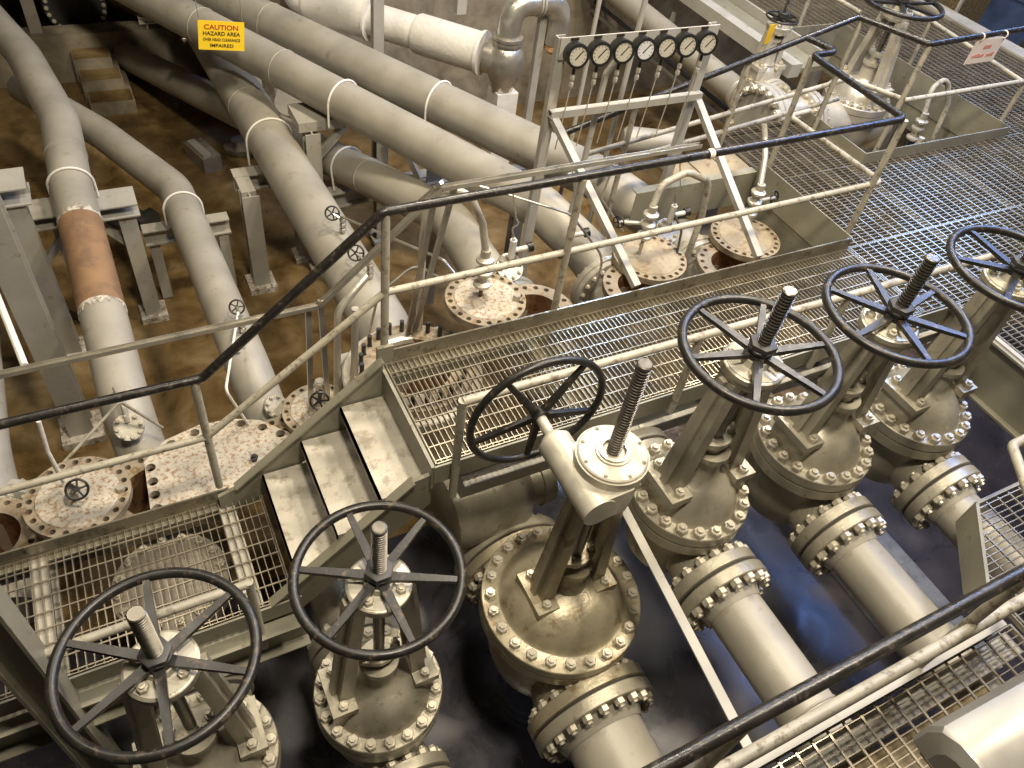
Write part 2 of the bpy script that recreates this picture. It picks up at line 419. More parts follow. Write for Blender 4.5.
# ------------------------------------------------------------------ setting
struct(MB().bb((-8, -4, FZ - .2), (16, 3.3, FZ)).build('floor', FLOOR_PIT))
struct(MB().bb((-8, 3.3, FZ - .2), (16, 15, FZ)).build('floor', FLOOR_MUD))
struct(MB().bb((2.0, 9.95, FZ), (16, 10.3, 4)).build('wall_back', CONC))
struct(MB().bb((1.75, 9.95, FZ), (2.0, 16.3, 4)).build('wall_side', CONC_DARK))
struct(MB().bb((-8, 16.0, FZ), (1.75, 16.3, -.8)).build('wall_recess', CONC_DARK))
struct(MB().bb((-8, 12.0, -.55), (1.75, 12.3, 4)).build('shade_wall_header', CONC_DARK))  # unseen wall added to block lamp light above the ledge
struct(MB().bb((-8, 12.3, -.75), (1.75, 16.3, -.55)).build('shade_ceiling', CONC_DARK))  # unseen roof slab added so the recess behind stays dark
# concrete steps up to a ledge in the far left corner
t = thing('concrete_steps', 'worn concrete steps climbing to a dark ledge behind the far pipes', 'steps', (.12, 10.9, FZ))
for k, (y, z) in enumerate(((10.9, -2.22), (11.25, -2.08), (11.6, -1.94))):
    MB().bb((-.12 - .03 * k, y, FZ), (.44 - .07 * k, 12, z)).build('step', CONC, t)
    MB().bb((-.10 - .03 * k, y + .02, z), (.42 - .07 * k, y + .33, z + .008)).build('mud_layer', FLOOR_MUD, t)
MB().bb((-6, 11.93, FZ), (1.74, 12.25, -1.74)).build('ledge', CONC, t)
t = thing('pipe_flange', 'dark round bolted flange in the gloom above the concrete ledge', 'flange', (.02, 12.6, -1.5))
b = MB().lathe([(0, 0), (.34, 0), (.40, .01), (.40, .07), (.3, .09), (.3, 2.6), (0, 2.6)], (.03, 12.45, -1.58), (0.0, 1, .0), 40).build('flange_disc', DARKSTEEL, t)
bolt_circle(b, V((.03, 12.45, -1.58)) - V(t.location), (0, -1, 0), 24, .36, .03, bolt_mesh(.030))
tag(MB().ibeam((-.52, 12.12, -1.74), (-.52, 12.12, -.55), .15, .15).build('steel_post', STEELP), 'dim steel post standing on the ledge behind the bent pipe', 'post')

# ------------------------------------------------------------------ grated walkways
def grating(x0, x1, y0, y1, z, along, name, parent, pitch=.035, cross=.1, dep=.030, tb=.0048, m=GALV):
    b = MB()
    if along == 'Y':
        n = int((x1 - x0) / pitch)
        for i in range(n + 1): b.bb((x0 + i * pitch - tb / 2, y0, z - dep), (x0 + i * pitch + tb / 2, y1, z - .002))
        k = int((y1 - y0) / cross)
        for i in range(k + 1): b.bb((x0, y0 + i * cross + .02 - .004, z - .010), (x1, y0 + i * cross + .02 + .004, z))
        for y in (y0, y1): b.bb((x0, y - .003, z - dep), (x1, y + .003, z))
        for x in (x0, x1): b.bb((x - .004, y0, z - dep), (x + .004, y1, z))
    else:
        n = int((y1 - y0) / pitch)
        for i in range(n + 1): b.bb((x0, y0 + i * pitch - tb / 2, z - dep), (x1, y0 + i * pitch + tb / 2, z - .002))
        k = int((x1 - x0) / cross)
        for i in range(k + 1): b.bb((x0 + i * cross + .02 - .006, y0, z - .010), (x0 + i * cross + .02 + .006, y1, z + .001))
        for y in (y0, y1): b.bb((x0, y - .003, z - dep), (x1, y + .003, z))
        for x in (x0, x1): b.bb((x - .004, y0, z - dep), (x + .004, y1, z))
    return b.build(name, m, parent)

t = thing('grated_walkway', 'raised grated steel walkway running past the row of big handwheels', 'walkway', (3.1, 2.7, 0))
grating(1.15, 5.04, 2.28, 3.085, 0, 'Y', 'grating_panel', t)
MB().bb((1.13, 3.09, -.20), (5.05, 3.102, .10)).build('kick_plate', KICK, t)
b = MB(); b.bb((1.13, 2.255, -.15), (5.44, 2.267, .0)); b.build('edge_channel', FASCIA, t)
b = MB(); b.bb((1.32, 2.262, -.40), (5.44, 2.34, -.235)); b.bb((1.32, 2.225, -.245), (5.44, 2.34, -.235)); b.build('support_beam', STEELP, t)
b = MB(); b.bb((1.115, 2.26, -.2), (1.135, 3.1, .0)); b.bb((1.135, 2.26, -.045), (1.16, 3.1, -.033)); b.build('end_plate', FASCIA, t)
for x in (2.1, 3.1, 4.1): MB().ibeam((x, 2.28, -.12), (x, 3.09, -.12), .08, .16).build('cross_beam', FASCIA, t)
MB().bb((1.17, 2.99, -.10), (5.04, 3.085, -.033)).build('ledge_angle', FASCIA, t)

t = thing('grated_walkway', 'lower grated steel walkway at the foot of the metal steps', 'walkway', (-.9, 2.7, -.88))
grating(-2.4, .30, 2.28, 3.085, -.88, 'Y', 'grating_panel', t, .042, .1)
MB().bb((-2.4, 3.09, -1.08), (.12, 3.102, -.78)).build('kick_plate', KICK, t)
MB().bb((-2.4, 2.255, -1.02), (.34, 2.267, -.88)).build('edge_channel', FASCIA, t)
MB().ibeam((-2.4, 2.24, -1.20), (.34, 2.24, -1.20), .15, .28).build('support_beam', FASCIA, t)
for x in (-.98, .08, -2.0): MB().ibeam((x, 2.28, -1.0), (x, 3.09, -1.0), .10, .18).build('cross_beam', STEELP, t)
MB().bb((-2.4, 3.05, -.93), (.3, 3.085, -.913)).build('ledge_angle', FASCIA, t)

t = thing('grated_platform', 'wide grated platform reflecting blue daylight beside the pipe pits', 'platform', (7.4, 3.0, 0))
for a in ((5.42, 8.6, .8, 2.27), (5.06, 7.2, 2.285, 3.09), (7.2, 10.35, 2.285, 3.09), (5.06, 7.7, 3.10, 4.08), (7.7, 10.35, 3.10, 4.08), (5.06, 6.18, 4.09, 4.95), (8.28, 10.35, 4.09, 6.6), (7.43, 10.3, 6.62, 9.9)):
    grating(*a, 0, 'X', 'grating_panel', t, .038, .1, .030, .0045)
MB().ibeam((5.41, .7, -.25), (5.41, 2.25, -.25), .12, .48, .018).build('edge_beam', FASCIA, t)
MB().bb((5.38, .7, -.012), (5.42, 2.26, .004)).build('edge_angle', STEELP, t)
# kick plates and side walls of the pit on the left and of the valve opening behind
MB().bb((5.046, 3.10, -.20), (5.058, 4.25, .10)).build('kick_plate', FASCIA, t)
MB().bb((5.06, 3.10, -.50), (5.075, 4.25, -.21)).build('pit_side_plate', FASCIA, t)
b = MB(); b.bb((6.19, 4.085, .0), (8.28, 4.097, .10)); b.bb((6.19, 4.085, -.05), (8.28, 4.12, .0)); b.build('kick_plate', FASCIA, t)
MB().bb((6.185, 4.09, -.05), (6.197, 4.96, .10)).build('kick_plate', FASCIA, t)
MB().bb((8.27, 4.09, -.25), (8.282, 6.62, .10)).build('kick_plate', FASCIA, t)
MB().bb((8.285, 4.09, -.50), (8.30, 6.62, -.26)).build('pit_side_plate', FASCIA, t)
MB().bb((7.4, 6.60, -.35), (8.28, 6.62, .10)).build('kick_plate', FASCIA, t)
MB().bb((6.88, 5.9, -.12), (7.04, 9.9, .03)).build('edge_curb', STEELP, t)
MB().bb((7.04, 5.9, -.08), (7.42, 9.9, -.02)).build('closing_plate', FASCIA, t)
MB().bb((7.40, 5.9, -.02), (7.43, 9.9, .09)).build('kick_plate', STEELP, t)
MB().bb((10.35, 2.3, -.15), (10.62, 9.9, .02)).build('edge_curb', STEELP, t)
for x in (6.1, 7.2, 8.3, 9.3): MB().ibeam((x, 2.29, -.16), (x, 4.08, -.16), .1, .24).build('cross_beam', FASCIA, t)
for y in (7.3, 8.2): MB().ibeam((7.5, y, -.16), (10.3, y, -.16), .1, .24).build('cross_beam', FASCIA, t)
for p in ((5.6, 2.25), (10.2, 2.4), (8.36, 6.8), (5.2, 4.3), (6.25, 4.0), (10.2, 6.8)): MB().ibeam((p[0], p[1], FZ), (p[0], p[1], -.5), .16, .16).build('post', STEELP, t)

# beam and tread boards closing the tee pit
t = thing('landing', 'ochre boarded landing behind a steel channel beside the gauge stand', 'landing', (4.5, 4.5, 0))
b = MB(); b.channel((3.75, 4.28, -.16), (5.04, 4.28, -.16), .08, .32); b.build('channel_beam', FASCIA, t)
for k in range(3): MB().bb((4.24 + .27 * k, 4.33, -.05), (4.24 + .27 * k + .255, 4.64, -.01)).build('board', BROWNTREAD, t)
for x in (4.90,): MB().ibeam((x, 4.5, FZ), (x, 4.5, -.06), .12, .12).build('post', STEELP, t)

# near walkway in the lower right corner
t = thing('grated_walkway', 'near grated walkway in the lower right corner with a pale kick plate', 'walkway', (2.4, -.2, 0))
grating(.9, 3.52, -1.3, .27, 0, 'X', 'grating_panel', t, .036, .1)
b = MB(); b.bb((.9, .285, -.20), (3.40, .300, .10)); b.bb((.9, .268, .092), (3.40, .302, .101)); b.build('kick_plate', STEELP, t)
grating(3.58, 5.40, -.9, .44, 0, 'X', 'grating_panel', t, .036, .1)
b = MB()
for i in range(12):
    y = .46 + .036 * i; b.bb((3.60 + (y - .46) * .98, y - .003, -.03), (5.40, y + .003, -.002))
for i in range(18):
    x = 3.66 + .1 * i; b.bb((x - .004, .45, -.01), (x + .004, min(.87, .46 + (x - 3.60) / .98), 0))
b.build('grating_wedge', GALV, t)
b = MB(); b.beam((3.555, .44, -.10), (3.985, .88, -.10), .02, .22); b.beam((3.985, .885, -.10), (5.40, .885, -.10), .02, .22); b.build('edge_plate', FASCIA, t)
b = MB(); b.ibeam((.9, .20, -.20), (3.56, .20, -.20), .12, .2); b.ibeam((.9, -.6, -.17), (5.3, -.6, -.17), .12, .26); b.build('support_beam', STEELP, t)
MB().bb((1.0, -1.2, -.33), (3.4, .12, -.305)).build('deck_below', BROWNTREAD, t)
for x in (1.3, 3.0, 5.2): MB().ibeam((x, -.6, FZ), (x, -.6, -.30), .16, .16).build('post', STEELP, t)

# metal steps between the two walkways
t = thing('metal_steps', 'three scuffed plate treads rising from the lower to the upper walkway', 'steps', (.7, 2.7, -.88))
for x, z in ((.325, -.66), (.580, -.44), (.838, -.22)):
    b = MB(); b.bb((x, 2.31, z - .035), (x + .33, 3.03, z)); b.bb((x, 2.31, z - .06), (x + .012, 3.03, z)); b.build('tread', TREAD, t)
for y in (3.055, 2.285):
    b = MB()
    b.prism([(.02, 0), (.19, 0), (1.10, 0), (.93, 0)], 0, 1) if False else None
    zz = [(.05, -1.06), (.05, -.78), (.16, -.74), (1.12, .07), (1.12, -.28)]
    if y < 2.5: zz = [(.23, -1.14), (.12, -.98), (.16, -.89), (1.02, -.10), (1.13, -.08), (1.13, -.36)]
    vs = [(x, y - .012, z) for x, z in zz] + [(x, y + .012, z) for x, z in zz]; n = len(zz)
    b.add(vs, [tuple(range(n)), tuple(range(n, 2 * n))[::-1]] + [(i, (i + 1) % n, n + (i + 1) % n, n + i) for i in range(n)])
    top = [V((x, y, z)) for x, z in (zz[2:4] if y > 2.5 else zz[2:4])]
    b.beam(top[0], top[1], .06, .012)
    b.build('stringer', FASCIA, t)

# steel column rising past the lower walkway
tag(MB().ibeam((-.97, 2.17, FZ), (-.97, 2.17, 3.2), .17, .16, .016, (1, 0, 0)).build('steel_column', FASCIA), 'tall steel column crossing the lower left walkway edge', 'column')

# ------------------------------------------------------------------ handrails
def rail_thing(label, loc, top, mids, posts, group=None, rtop=.026, rmid=.022, bend=.06):
    t = thing('handrail', label, 'handrail', loc, 0, group)
    if top: 
        for pl in top: MB().tube(pl, rtop, 14, bend=bend).build('top_rail', RAILBLACK, t)
    for pl in mids: MB().tube(pl, rmid, 14, bend=bend).build('mid_rail', RAIL, t)
    for p, q in posts:
        b = MB().tube([p, q], .024, 14); b.bb((p[0] - .035, p[1] - .035, p[2] - .02), (p[0] + .035, p[1] + .035, p[2] + .10)) if False else None
        b.build('post', RAIL, t)
    return t
r = rail_thing('black topped handrail climbing the steps and following the walkway past the tees', (1.15, 3.14, 0),
    [[(-2.6, 3.13, .215), (.125, 3.13, .195), (1.145, 3.13, 1.07), (5.05, 3.185, 1.07), (5.06, 4.19, 1.07), (5.345, 4.195, 1.07), (5.26, 4.46, 1.07)]],
    [[(-2.6, 3.13, -.30), (.07, 3.13, -.29), (1.16, 3.13, .53), (5.20, 3.20, .52), (5.19, 4.27, .50), (5.45, 4.30, .50)]],
    [((.075, 3.13, -.78), (.08, 3.13, .19)), ((1.16, 3.13, .0), (1.16, 3.13, 1.06)), ((2.35, 3.14, .02), (2.35, 3.14, 1.06)), ((5.09, 3.18, .02), (5.06, 3.185, 1.06)), ((5.09, 4.18, .02), (5.07, 4.19, 1.06))])
MB().bb((1.10, 3.085, -.18), (1.20, 3.11, .14)).build('gusset_plate', FASCIA, r)
MB().lathe([(.030, -.02), (.030, .02)], (3.28, 3.158, 1.07), (1, 0, 0), 14).torus((3.28, 3.158, 1.07), (1, 0, 0), .029, .006, 16, 6).build('cable_tie', PAPER, r)
rail_thing('sloping black handrail with two pale rails leading down behind the gauge stand', (5, 4.72, 0),
    [[(6.10, 4.74, 1.07), (3.24, 4.74, .33)]], [[(6.40, 4.76, .48), (3.55, 4.76, .095)], [(6.37, 4.77, .27), (3.40, 4.77, -.10)]],
    [((3.93, 4.76, FZ), (3.93, 4.76, .47)), ((5.02, 4.76, -.4), (5.02, 4.76, .76))])
rail_thing('black topped guard rail around the far valve opening carrying a paper sign', (6.4, 4.2, 0),
    [[(6.12, 4.74, 1.07), (6.385, 4.15, 1.07), (7.78, 4.24, 1.07), (9.4, 4.22, 1.07)]],
    [[(6.28, 4.62, .53), (6.52, 4.20, .53), (8.30, 4.22, .53), (9.4, 4.22, .53)]],
    [((6.14, 4.72, .0), (6.14, 4.72, 1.06)), ((6.41, 4.16, .0), (6.40, 4.16, 1.06)), ((8.32, 4.23, .0), (8.30, 4.23, 1.06))])
rail_thing('pale pipe rail along the far edge of the valve opening', (8.35, 5.5, 0), [],
    [[(8.22, 4.22, .53), (8.42, 5.6, .53), (8.35, 6.7, .53)], [(7.60, 5.9, .55), (7.54, 9.5, .55)]],
    [((8.42, 5.6, .0), (8.42, 5.6, .55)), ((7.6, 6.65, 0), (7.60, 6.65, .55)), ((7.54, 8.8, 0), (7.54, 8.8, .55))])
rail_thing('low pale pipe rail in front of the upper walkway behind the handwheels', (1.25, 2.25, .0), [],
    [[(1.245, 2.24, .52), (5.40, 2.24, .49)]], [((1.25, 2.24, -.30), (1.245, 2.24, .53)), ((3.95, 2.235, -.15), (3.95, 2.24, .5)), ((4.68, 2.235, -.15), (4.68, 2.24, .5)), ((2.75, 2.235, -.15), (2.75, 2.24, .5))], rmid=.025)
rail_thing('short pale pipe rail in front of the lower walkway behind the nearest handwheel', (.08, 2.2, -.88), [],
    [[(-2.4, 2.22, -.475), (.075, 2.22, -.475)]], [((.075, 2.22, -1.25), (.075, 2.22, -.455)), ((-1.6, 2.22, -1.1), (-1.6, 2.22, -.48))], rmid=.025)
rail_thing('near handrail with a glossy black top rail above the lower right walkway', (2.4, .31, 0),
    [[(.6, .31, 1.07), (5.0, .31, 1.07)]], [[(.6, .285, .53), (3.40, .285, .53), (3.93, .95, .50), (5.6, .99, .50)]], [((1.30, .31, .0), (1.30, .31, 1.06)), ((2.80, .31, .0), (2.80, .31, 1.06))], rmid=.027)
# pale flat bar tying the near and far walkways
tag(MB().beam((2.13, 2.20, -.16), (1.91, .31, -.16), .052, .012).build('flat_bar', STEELP), 'pale flat steel bar laid across the pit between both walkways', 'bar')

# ------------------------------------------------------------------ the row of gate valves
YV = 1.676
lab = 'gate valve with a black handwheel '
valve('gate_valve', 'big grey gate valve with the nearest six-spoke handwheel beside the steel column', (-.355, YV, -1.6), .37, 20, .47, 1.74, 2.14, .415, .165, .29, woff=.46)
valve('gate_valve', 'grey gate valve with its handwheel right below the metal steps', (.605, YV, -1.6), .37, 20, .46, 1.765, 2.17, .405, .165, .29, woff=.56)
v3 = valve('gate_valve', 'largest valve with a domed bonnet and a gearbox turned by a side handwheel', (1.79, YV, -1.4), .50, 24, .50, 1.96, 2.56, .40, .25, .405, .56, .08, 20, True, VALVE_OIL, rstem=.036)
valve('gate_valve', 'grey gate valve whose handwheel stands between the gearbox valve and the next handwheel', (2.50, YV, -.5), .35, 20, .37, 1.50, 1.88, .40, .165, .285, woff=.8)
valve('gate_valve', 'grey gate valve second from the right edge with stem above its wheel', (3.46, YV, -.5), .36, 20, .42, 1.47, 1.84, .40, .165, .285, woff=.17)
valve('gate_valve', 'grey gate valve with its handwheel cut by the right edge near the blue platform', (4.42, YV, -.53), .36, 20, .40, 1.56, 1.83, .41, .165, .285, woff=.45)
# gearbox of the large valve
W = v3.location
b = MB(); b.lathe([(0, 1.66), (.15, 1.66), (.165, 1.70), (.175, 1.80), (.185, 1.90), (.185, 1.925), (0, 1.925)], W, n=40)
hx = W.x - .155
b.cyl((hx, W.y - .20, W.z + 1.78), (hx, W.y + .26, W.z + 1.78), .09, n=36)
b.prism([(hx, W.y - .196), (W.x + .02, W.y - .188), (W.x + .12, W.y - .12), (W.x + .12, W.y + .10), (W.x, W.y + .165), (hx, W.y + .17)], W.z + 1.692, W.z + 1.868)
b.cyl((hx, W.y + .25, W.z + 1.78), (hx, W.y + .29, W.z + 1.78), .062, n=24)
gb = b.build('gearbox', YOKETOP, v3)
c = MB().lathe([(.0, 1.92), (.172, 1.92), (.176, 1.925), (.176, 1.938), (.168, 1.944), (.09, 1.944), (.088, 1.955), (.062, 1.958), (.058, 1.95), (0, 1.95)], W, n=48).build('gearbox_cover', YOKETOP, v3)
bolt_circle(c, (0, 0, 1.942), (0, 0, 1), 8, .155, .012, bolt_mesh(.011))
MB().lathe([(.062, 1.957), (.078, 1.962), (.078, 1.967), (.06, 1.969), (.056, 1.965)], W, n=32).build('cover_ring', SILVER, v3)
MB().cyl((hx - .085, W.y - .11, W.z + 1.765), (hx - .06, W.y - .11, W.z + 1.765), .02, n=16).build('oil_plug', DARKSTEEL, v3)
b = MB(); b.cyl((hx, W.y + .27, W.z + 1.78), (hx + .01, W.y + .46, W.z + 1.78), .030, n=16).build('wheel_shaft', YOKETOP, v3)
handwheel(v3, (hx - W.x + .01, .45, 1.78), (.03, 1, .02), .405, .021, 5, BLACK, .02, -.25, .045)
# downstream pipes (towards the viewer) and upstream pipes (under the walkway)
Lv = .46 
flanged_pipe('outlet_pipe', 'grey outlet pipe leaving the nearest gate valve at the bottom left', -.33, -1.6, YV - Lv, -1.5, .165, .29, FT, 16)
flanged_pipe('outlet_pipe', 'grey outlet pipe leaving the valve below the metal steps', .60, -1.6, YV - Lv, -1.5, .165, .29, FT, 16)
flanged_pipe('outlet_pipe', 'widest grey outlet pipe with a thick bolted flange below the gearbox valve', 1.79, -1.4, YV - .56, -1.5, .25, .405, .08, 20, rn=.034)
flanged_pipe('outlet_pipe', 'grey outlet pipe passing beside the pale flat bar', 2.51, -.5, YV - Lv, -1.5, .165, .285, FT, 16, weld=(.42,))
flanged_pipe('outlet_pipe', 'grey outlet pipe running under the black near handrail beside the blue lit curb', 3.46, -.5, YV - Lv, -1.5, .165, .285, FT, 16, weld=(.15,))
flanged_pipe('outlet_pipe', 'grey outlet pipe disappearing behind the angled landing at the right', 4.42, -.53, YV - Lv, -1.5, .165, .285, FT, 16)
for x, z, lb, yt in ((-.33, -1.6, 'inlet pipe under the lower walkway', 2.54), (.60, -1.6, 'inlet pipe below the metal steps', 3.2), (2.51, -.5, 'inlet pipe just under the upper walkway grating, beside the gearbox valve', 3.28), (3.46, -.5, 'inlet pipe just under the middle of the upper walkway grating', 3.28), (4.42, -.53, 'inlet pipe under the right end of the upper walkway grating', 3.28)):
    flanged_pipe('inlet_pipe', 'grey bolted ' + lb, x, z, YV + Lv, yt, .165, .288, FT, 16, VALVE, 1)
t = flanged_pipe('inlet_pipe', 'fat grey inlet tee lit in stripes below the corner of the upper walkway', 1.79, -1.4, YV + .56, 3.25, .25, .405, .08, 20, VALVE, 1, rn=.034)
b = MB(); b.lathe([(0, 0), (.20, 0), (.27, .02), (.29, .08), (.29, .50), (.26, .56), (.185, .62), (.185, .70), (.20, .705), (.20, .76), (.19, .765), (.19, .80), (0, .80)], (1.36, 2.56, -.98), (1, .02, 0), 40)
b.lathe([(.27, -.45), (.29, -.2), (.25, .1)], (1.77, 2.56, -1.02), (0, 0, 1), 32); b.build('branch', VALVE, t)
# round bolted cover of the check valve under the lower grating
t = thing('check_valve', 'round bolted cover seen through the lower walkway grating', 'valve', (-.34, 2.82, -1.6))
b = MB().lathe([(0, -.25), (.22, -.2), (.28, .1), (.28, .28), (.35, .285), (.35, .36), (0, .38)], t.location, n=40).build('body', SHADED_PIPE, t)
c = MB().lathe([(.345, .362), (.345, .42), (.25, .425), (.2, .445), (0, .46)], t.location, n=48).build('cover', SHADED_PIPE, t)
bolt_circle(c, (0, 0, .42), (0, 0, 1), 16, .30, .03, bolt_mesh(.03))
tag(MB().tube([(-1.6, 1.3, -1.3), (-1.1, 1.52, -1.16), (-.75, 1.62, -1.2), (-.5, 1.5, -1.5)], .012, bend=.2).build('cable', RAILBLACK), 'thin black cable looping in the dark below the nearest wheel', 'cable')
tag(MB().bb((4.80, .35, FZ), (5.33, 2.2, FZ + .32)).build('floor_curb', mat('curb_paint', (.20, .21, .235), .28, 0, .2, 8, (.34, .35, .38), .2, 14)), 'low painted curb shining blue on the pit floor beside the outlet pipe', 'curb')

# ------------------------------------------------------------------ tees and their lids
def tee(label, x, y, zr, zp, ro, ri, n=20, back=True, studs=False, m=ALU):
    t = thing('pipe_tee', label, 'tee', (x, y, zp)); 
    b = MB(); b.lathe([(ri, zr - .07), (ri * 1.06, zr - .07), (ri * 1.12, zp + .12), (ri * 1.12, zp - .25), (ri * .7, zp - .38), (0, zp - .40)], (x, y, 0), n=40)
    b.cyl((x, y - .40, zp), (x, y - ri * .9, zp), ri * .95, n=36); b.cyl((x, y + ri * .9, zp), (x, y + .42, zp), ri * .95, n=36); b.build('body', m, t)
    MB().lathe([(ri - .012, zr - .005), (ri - .014, zp + .05), (ri * .9, zp - .2), (0, zp - .25)], (x, y, 0), n=40).build('bore', RUST, t)
    fl = MB().drilled((x, y, zr - .055), (0, 0, 1), ri - .012, ro, .055, n, (ro + ri) / 2 + .012, .021, .5).build('ring_flange', LIDRIM, t)
    if studs:
        for k in range(n):
            a = 2 * PI * (k + .5) / n; rb = (ro + ri) / 2 + .012
            MB().cyl((x + rb * math.cos(a), y + rb * math.sin(a), zr - .02), (x + rb * math.cos(a), y + rb * math.sin(a), zr + .10), .017, n=10).build('stud', DARKSTEEL, fl)
    if back:
        f2 = MB()
        for q in (.36, .425): f2.lathe([(0, 0), (ro * .97, 0), (ro, .006), (ro, .049), (ro - .006, .055), (0, .055)], (x, y + q, zp), (0, 1, 0), 48)
        f2 = f2.build('back_flange', m, t)
        MB().cyl((x, y + .41, zp), (x, y + .43, zp), ro * .8, n=40).build('gasket', GASKET, t)
        bolt_circle(f2, (0, .42, 0), (0, 1, 0), n, ro * .88, .02, stud_mesh(.022, .12), off=.5)
    return t
def lid(label, x, y, zt, r, n, th=.052, face=RUSTLID, rim=LIDRIM):
    t = thing('blind_flange', label, 'flange lid', (x, y, zt - th))
    MB().drilled((x, y, zt - th), (0, 0, 1), r * .78, r, th, n, r * .885, r * .064, .3).build('drilled_rim', rim, t)
    MB().lathe([(0, zt - th), (r * .785, zt - th), (r * .785, zt + .001), (r * .76, zt + .008), (0, zt + .010)], (x, y, 0), n=56).build('plate', face, t)
    return t
def mini_wheel(parent, c, ax, R, m=BLACK, ns=5):
    x, y, z = frame(ax); b = MB().torus(c, ax, R, R * .13, 28, 8); c = V(c)
    for k in range(ns):
        a = 2 * PI * k / ns; b.beam(c, c + (x * math.cos(a) + y * math.sin(a)) * R, R * .2, R * .12, z)
    b.cyl(c - z * R * .2, c + z * R * .2, R * .28, n=12)
    return b.build('handwheel', m, parent)

tee('open tee with a dark bore at the far left edge', -1.33, 3.62, -1.28, -1.60, .31, .20)
tee('open rusty tee half covered by a lid next to the speckled plate', -.31, 3.47, -1.09, -1.55, .335, .215)
tee('tee mostly hidden under the speckled plate and the small lid', .58, 3.50, -1.07, -1.55, .31, .20)
tee('wide tee ringed by upright black studs at the corner of the upper walkway', 1.56, 3.60, -.66, -1.15, .44, .29, 24, True, True)
tee('open tee behind the kick plate beside the round lid with a gooseneck', 2.51, 3.57, -.37, -.72, .31, .205)
tee('open tee under the lid nearest the gauge stand braces', 3.46, 3.56, -.37, -.72, .31, .205)
tee('open tee under the lid farthest along the kick plate', 4.40, 3.56, -.37, -.72, .31, .205)

st = [o for o in COL.objects if o.name.startswith('pipe_tee') and 'studs' in o.get('label', '')][0]
MB().lathe([(.40, -.80), (.505, -.80), (.515, -.79), (.515, -.735), (.505, -.725), (.40, -.725)], (1.56, 3.60, 0), n=56).build('collar', ALU, st)
MB().torus((1.56, 3.98, -1.0), (0, 1, .25), .33, .05, 48, 10).build('elbow_ring', ALU, st)
l1 = lid('large rusty round lid with a small black handwheel at the left edge', -.75, 3.55, -1.02, .315, 22)
MB().cyl((-.75, 3.52, -1.02), (-.75, 3.52, -.90), .02).hexa((-.75, 3.52, -.985), (0, 0, 1), .034, .05).build('nipple', ALU, l1)
mini_wheel(l1, (-.72, 3.47, -.86), (.1, -.6, .8), .062)
MB().cyl((-.72, 3.47, -.86), (-.77, 3.58, -.93), .014).build('spindle', DARKSTEEL, l1)
MB().hexa((-.50, 3.50, -1.02), (0, 0, 1), .03, .035).build('bolt', BOLT, l1)
l2 = lid('smaller rusty round lid with a black handwheel beside the steps', .86, 3.66, -.93, .255, 18)
MB().cyl((.90, 3.72, -.93), (.90, 3.72, -.70), .028).hexa((.90, 3.72, -.86), (0, 0, 1), .045, .05).hexa((.90, 3.72, -.76), (0, 0, 1), .045, .05).build('vent_valve', ALU, l2)
mini_wheel(l2, (.85, 3.57, -.74), (-.2, -.75, .6), .062)
MB().cyl((.85, 3.57, -.74), (.90, 3.72, -.78), .014).build('spindle', DARKSTEEL, l2)
l3 = lid('rusty round lid with a gooseneck vent pipe left of the gauge stand', 2.17, 3.75, -.30, .30, 22)
b = MB(); g = (2.14, 3.78)
b.cyl((g[0], g[1], -.30), (g[0], g[1], -.20), .016, n=12); b.build('nipple', RUST, l3)
b = MB()
for z in (-.20, -.09, .02): b.lathe([(0, 0), (.056, .004), (.066, .012), (.066, .034), (.036, .05), (.036, .11), (0, .11)], (g[0], g[1], z), n=20)
b.build('flanged_valve', ALU, l3)
MB().tube([(g[0], g[1], .1), (2.10, 3.80, .34), (2.00, 3.83, .56), (1.86, 3.86, .63), (1.73, 3.90, .55), (1.72, 3.92, .2), (1.74, 3.95, -.9)], .027, 14, bend=.16).build('gooseneck', ALU, l3)
MB().hexa((2.38, 3.66, -.295), (0, 0, 1), .03, .045).build('bolt', BOLT, l3)
l4 = lid('round brown lid below the gauges, with a flanged vent in its middle', 3.68, 3.80, -.30, .305, 24, face=TANLID)
l5 = lid('round brown lid farthest along the kick plate beside the pit wall', 4.68, 3.79, -.30, .305, 24, face=TANLID)
for l, gx, gy in ((l4, 3.60, 3.85), (l5, 4.70, 3.86)):
    MB().cyl((gx, gy, -.30), (gx, gy, -.14), .016, n=12).beam((gx - .05, gy - .03, -.17), (gx + .06, gy + .02, -.17), .012, .012).build('nipple', SILVER, l)
    b = MB()
    for z in (-.13, -.02, .07): b.lathe([(0, 0), (.055, .004), (.062, .012), (.062, .03), (.034, .045), (.034, .10), (0, .10)], (gx, gy, z), n=20)
    b.build('flanged_valve', ALU, l)
MB().tube([(3.60, 3.86, .16), (3.68, 3.92, .30), (3.90, 3.92, .38), (4.16, 3.92, .25), (4.22, 3.92, -.1), (4.20, 3.90, -.34), (4.18, 3.88, -.8)], .028, 14, bend=.14).build('gooseneck', RAIL, l4)
MB().tube([(4.70, 3.87, .16), (4.78, 4.0, .32), (4.83, 4.12, .42), (4.82, 4.18, .52)], .024, 12, bend=.1).build('gooseneck', ALU, l5)
mini_wheel(l4, (3.36, 3.92, .02), (-.8, -.4, .2), .045); mini_wheel(l5, (4.92, 3.86, .0), (.2, -.9, .4), .055)
MB().cyl((3.36, 3.92, .02), (3.60, 3.86, .0), .016, n=10).build('spindle', ALU, l4); MB().cyl((4.92, 3.86, .0), (4.70, 3.86, .0), .016, n=10).build('spindle', ALU, l5)

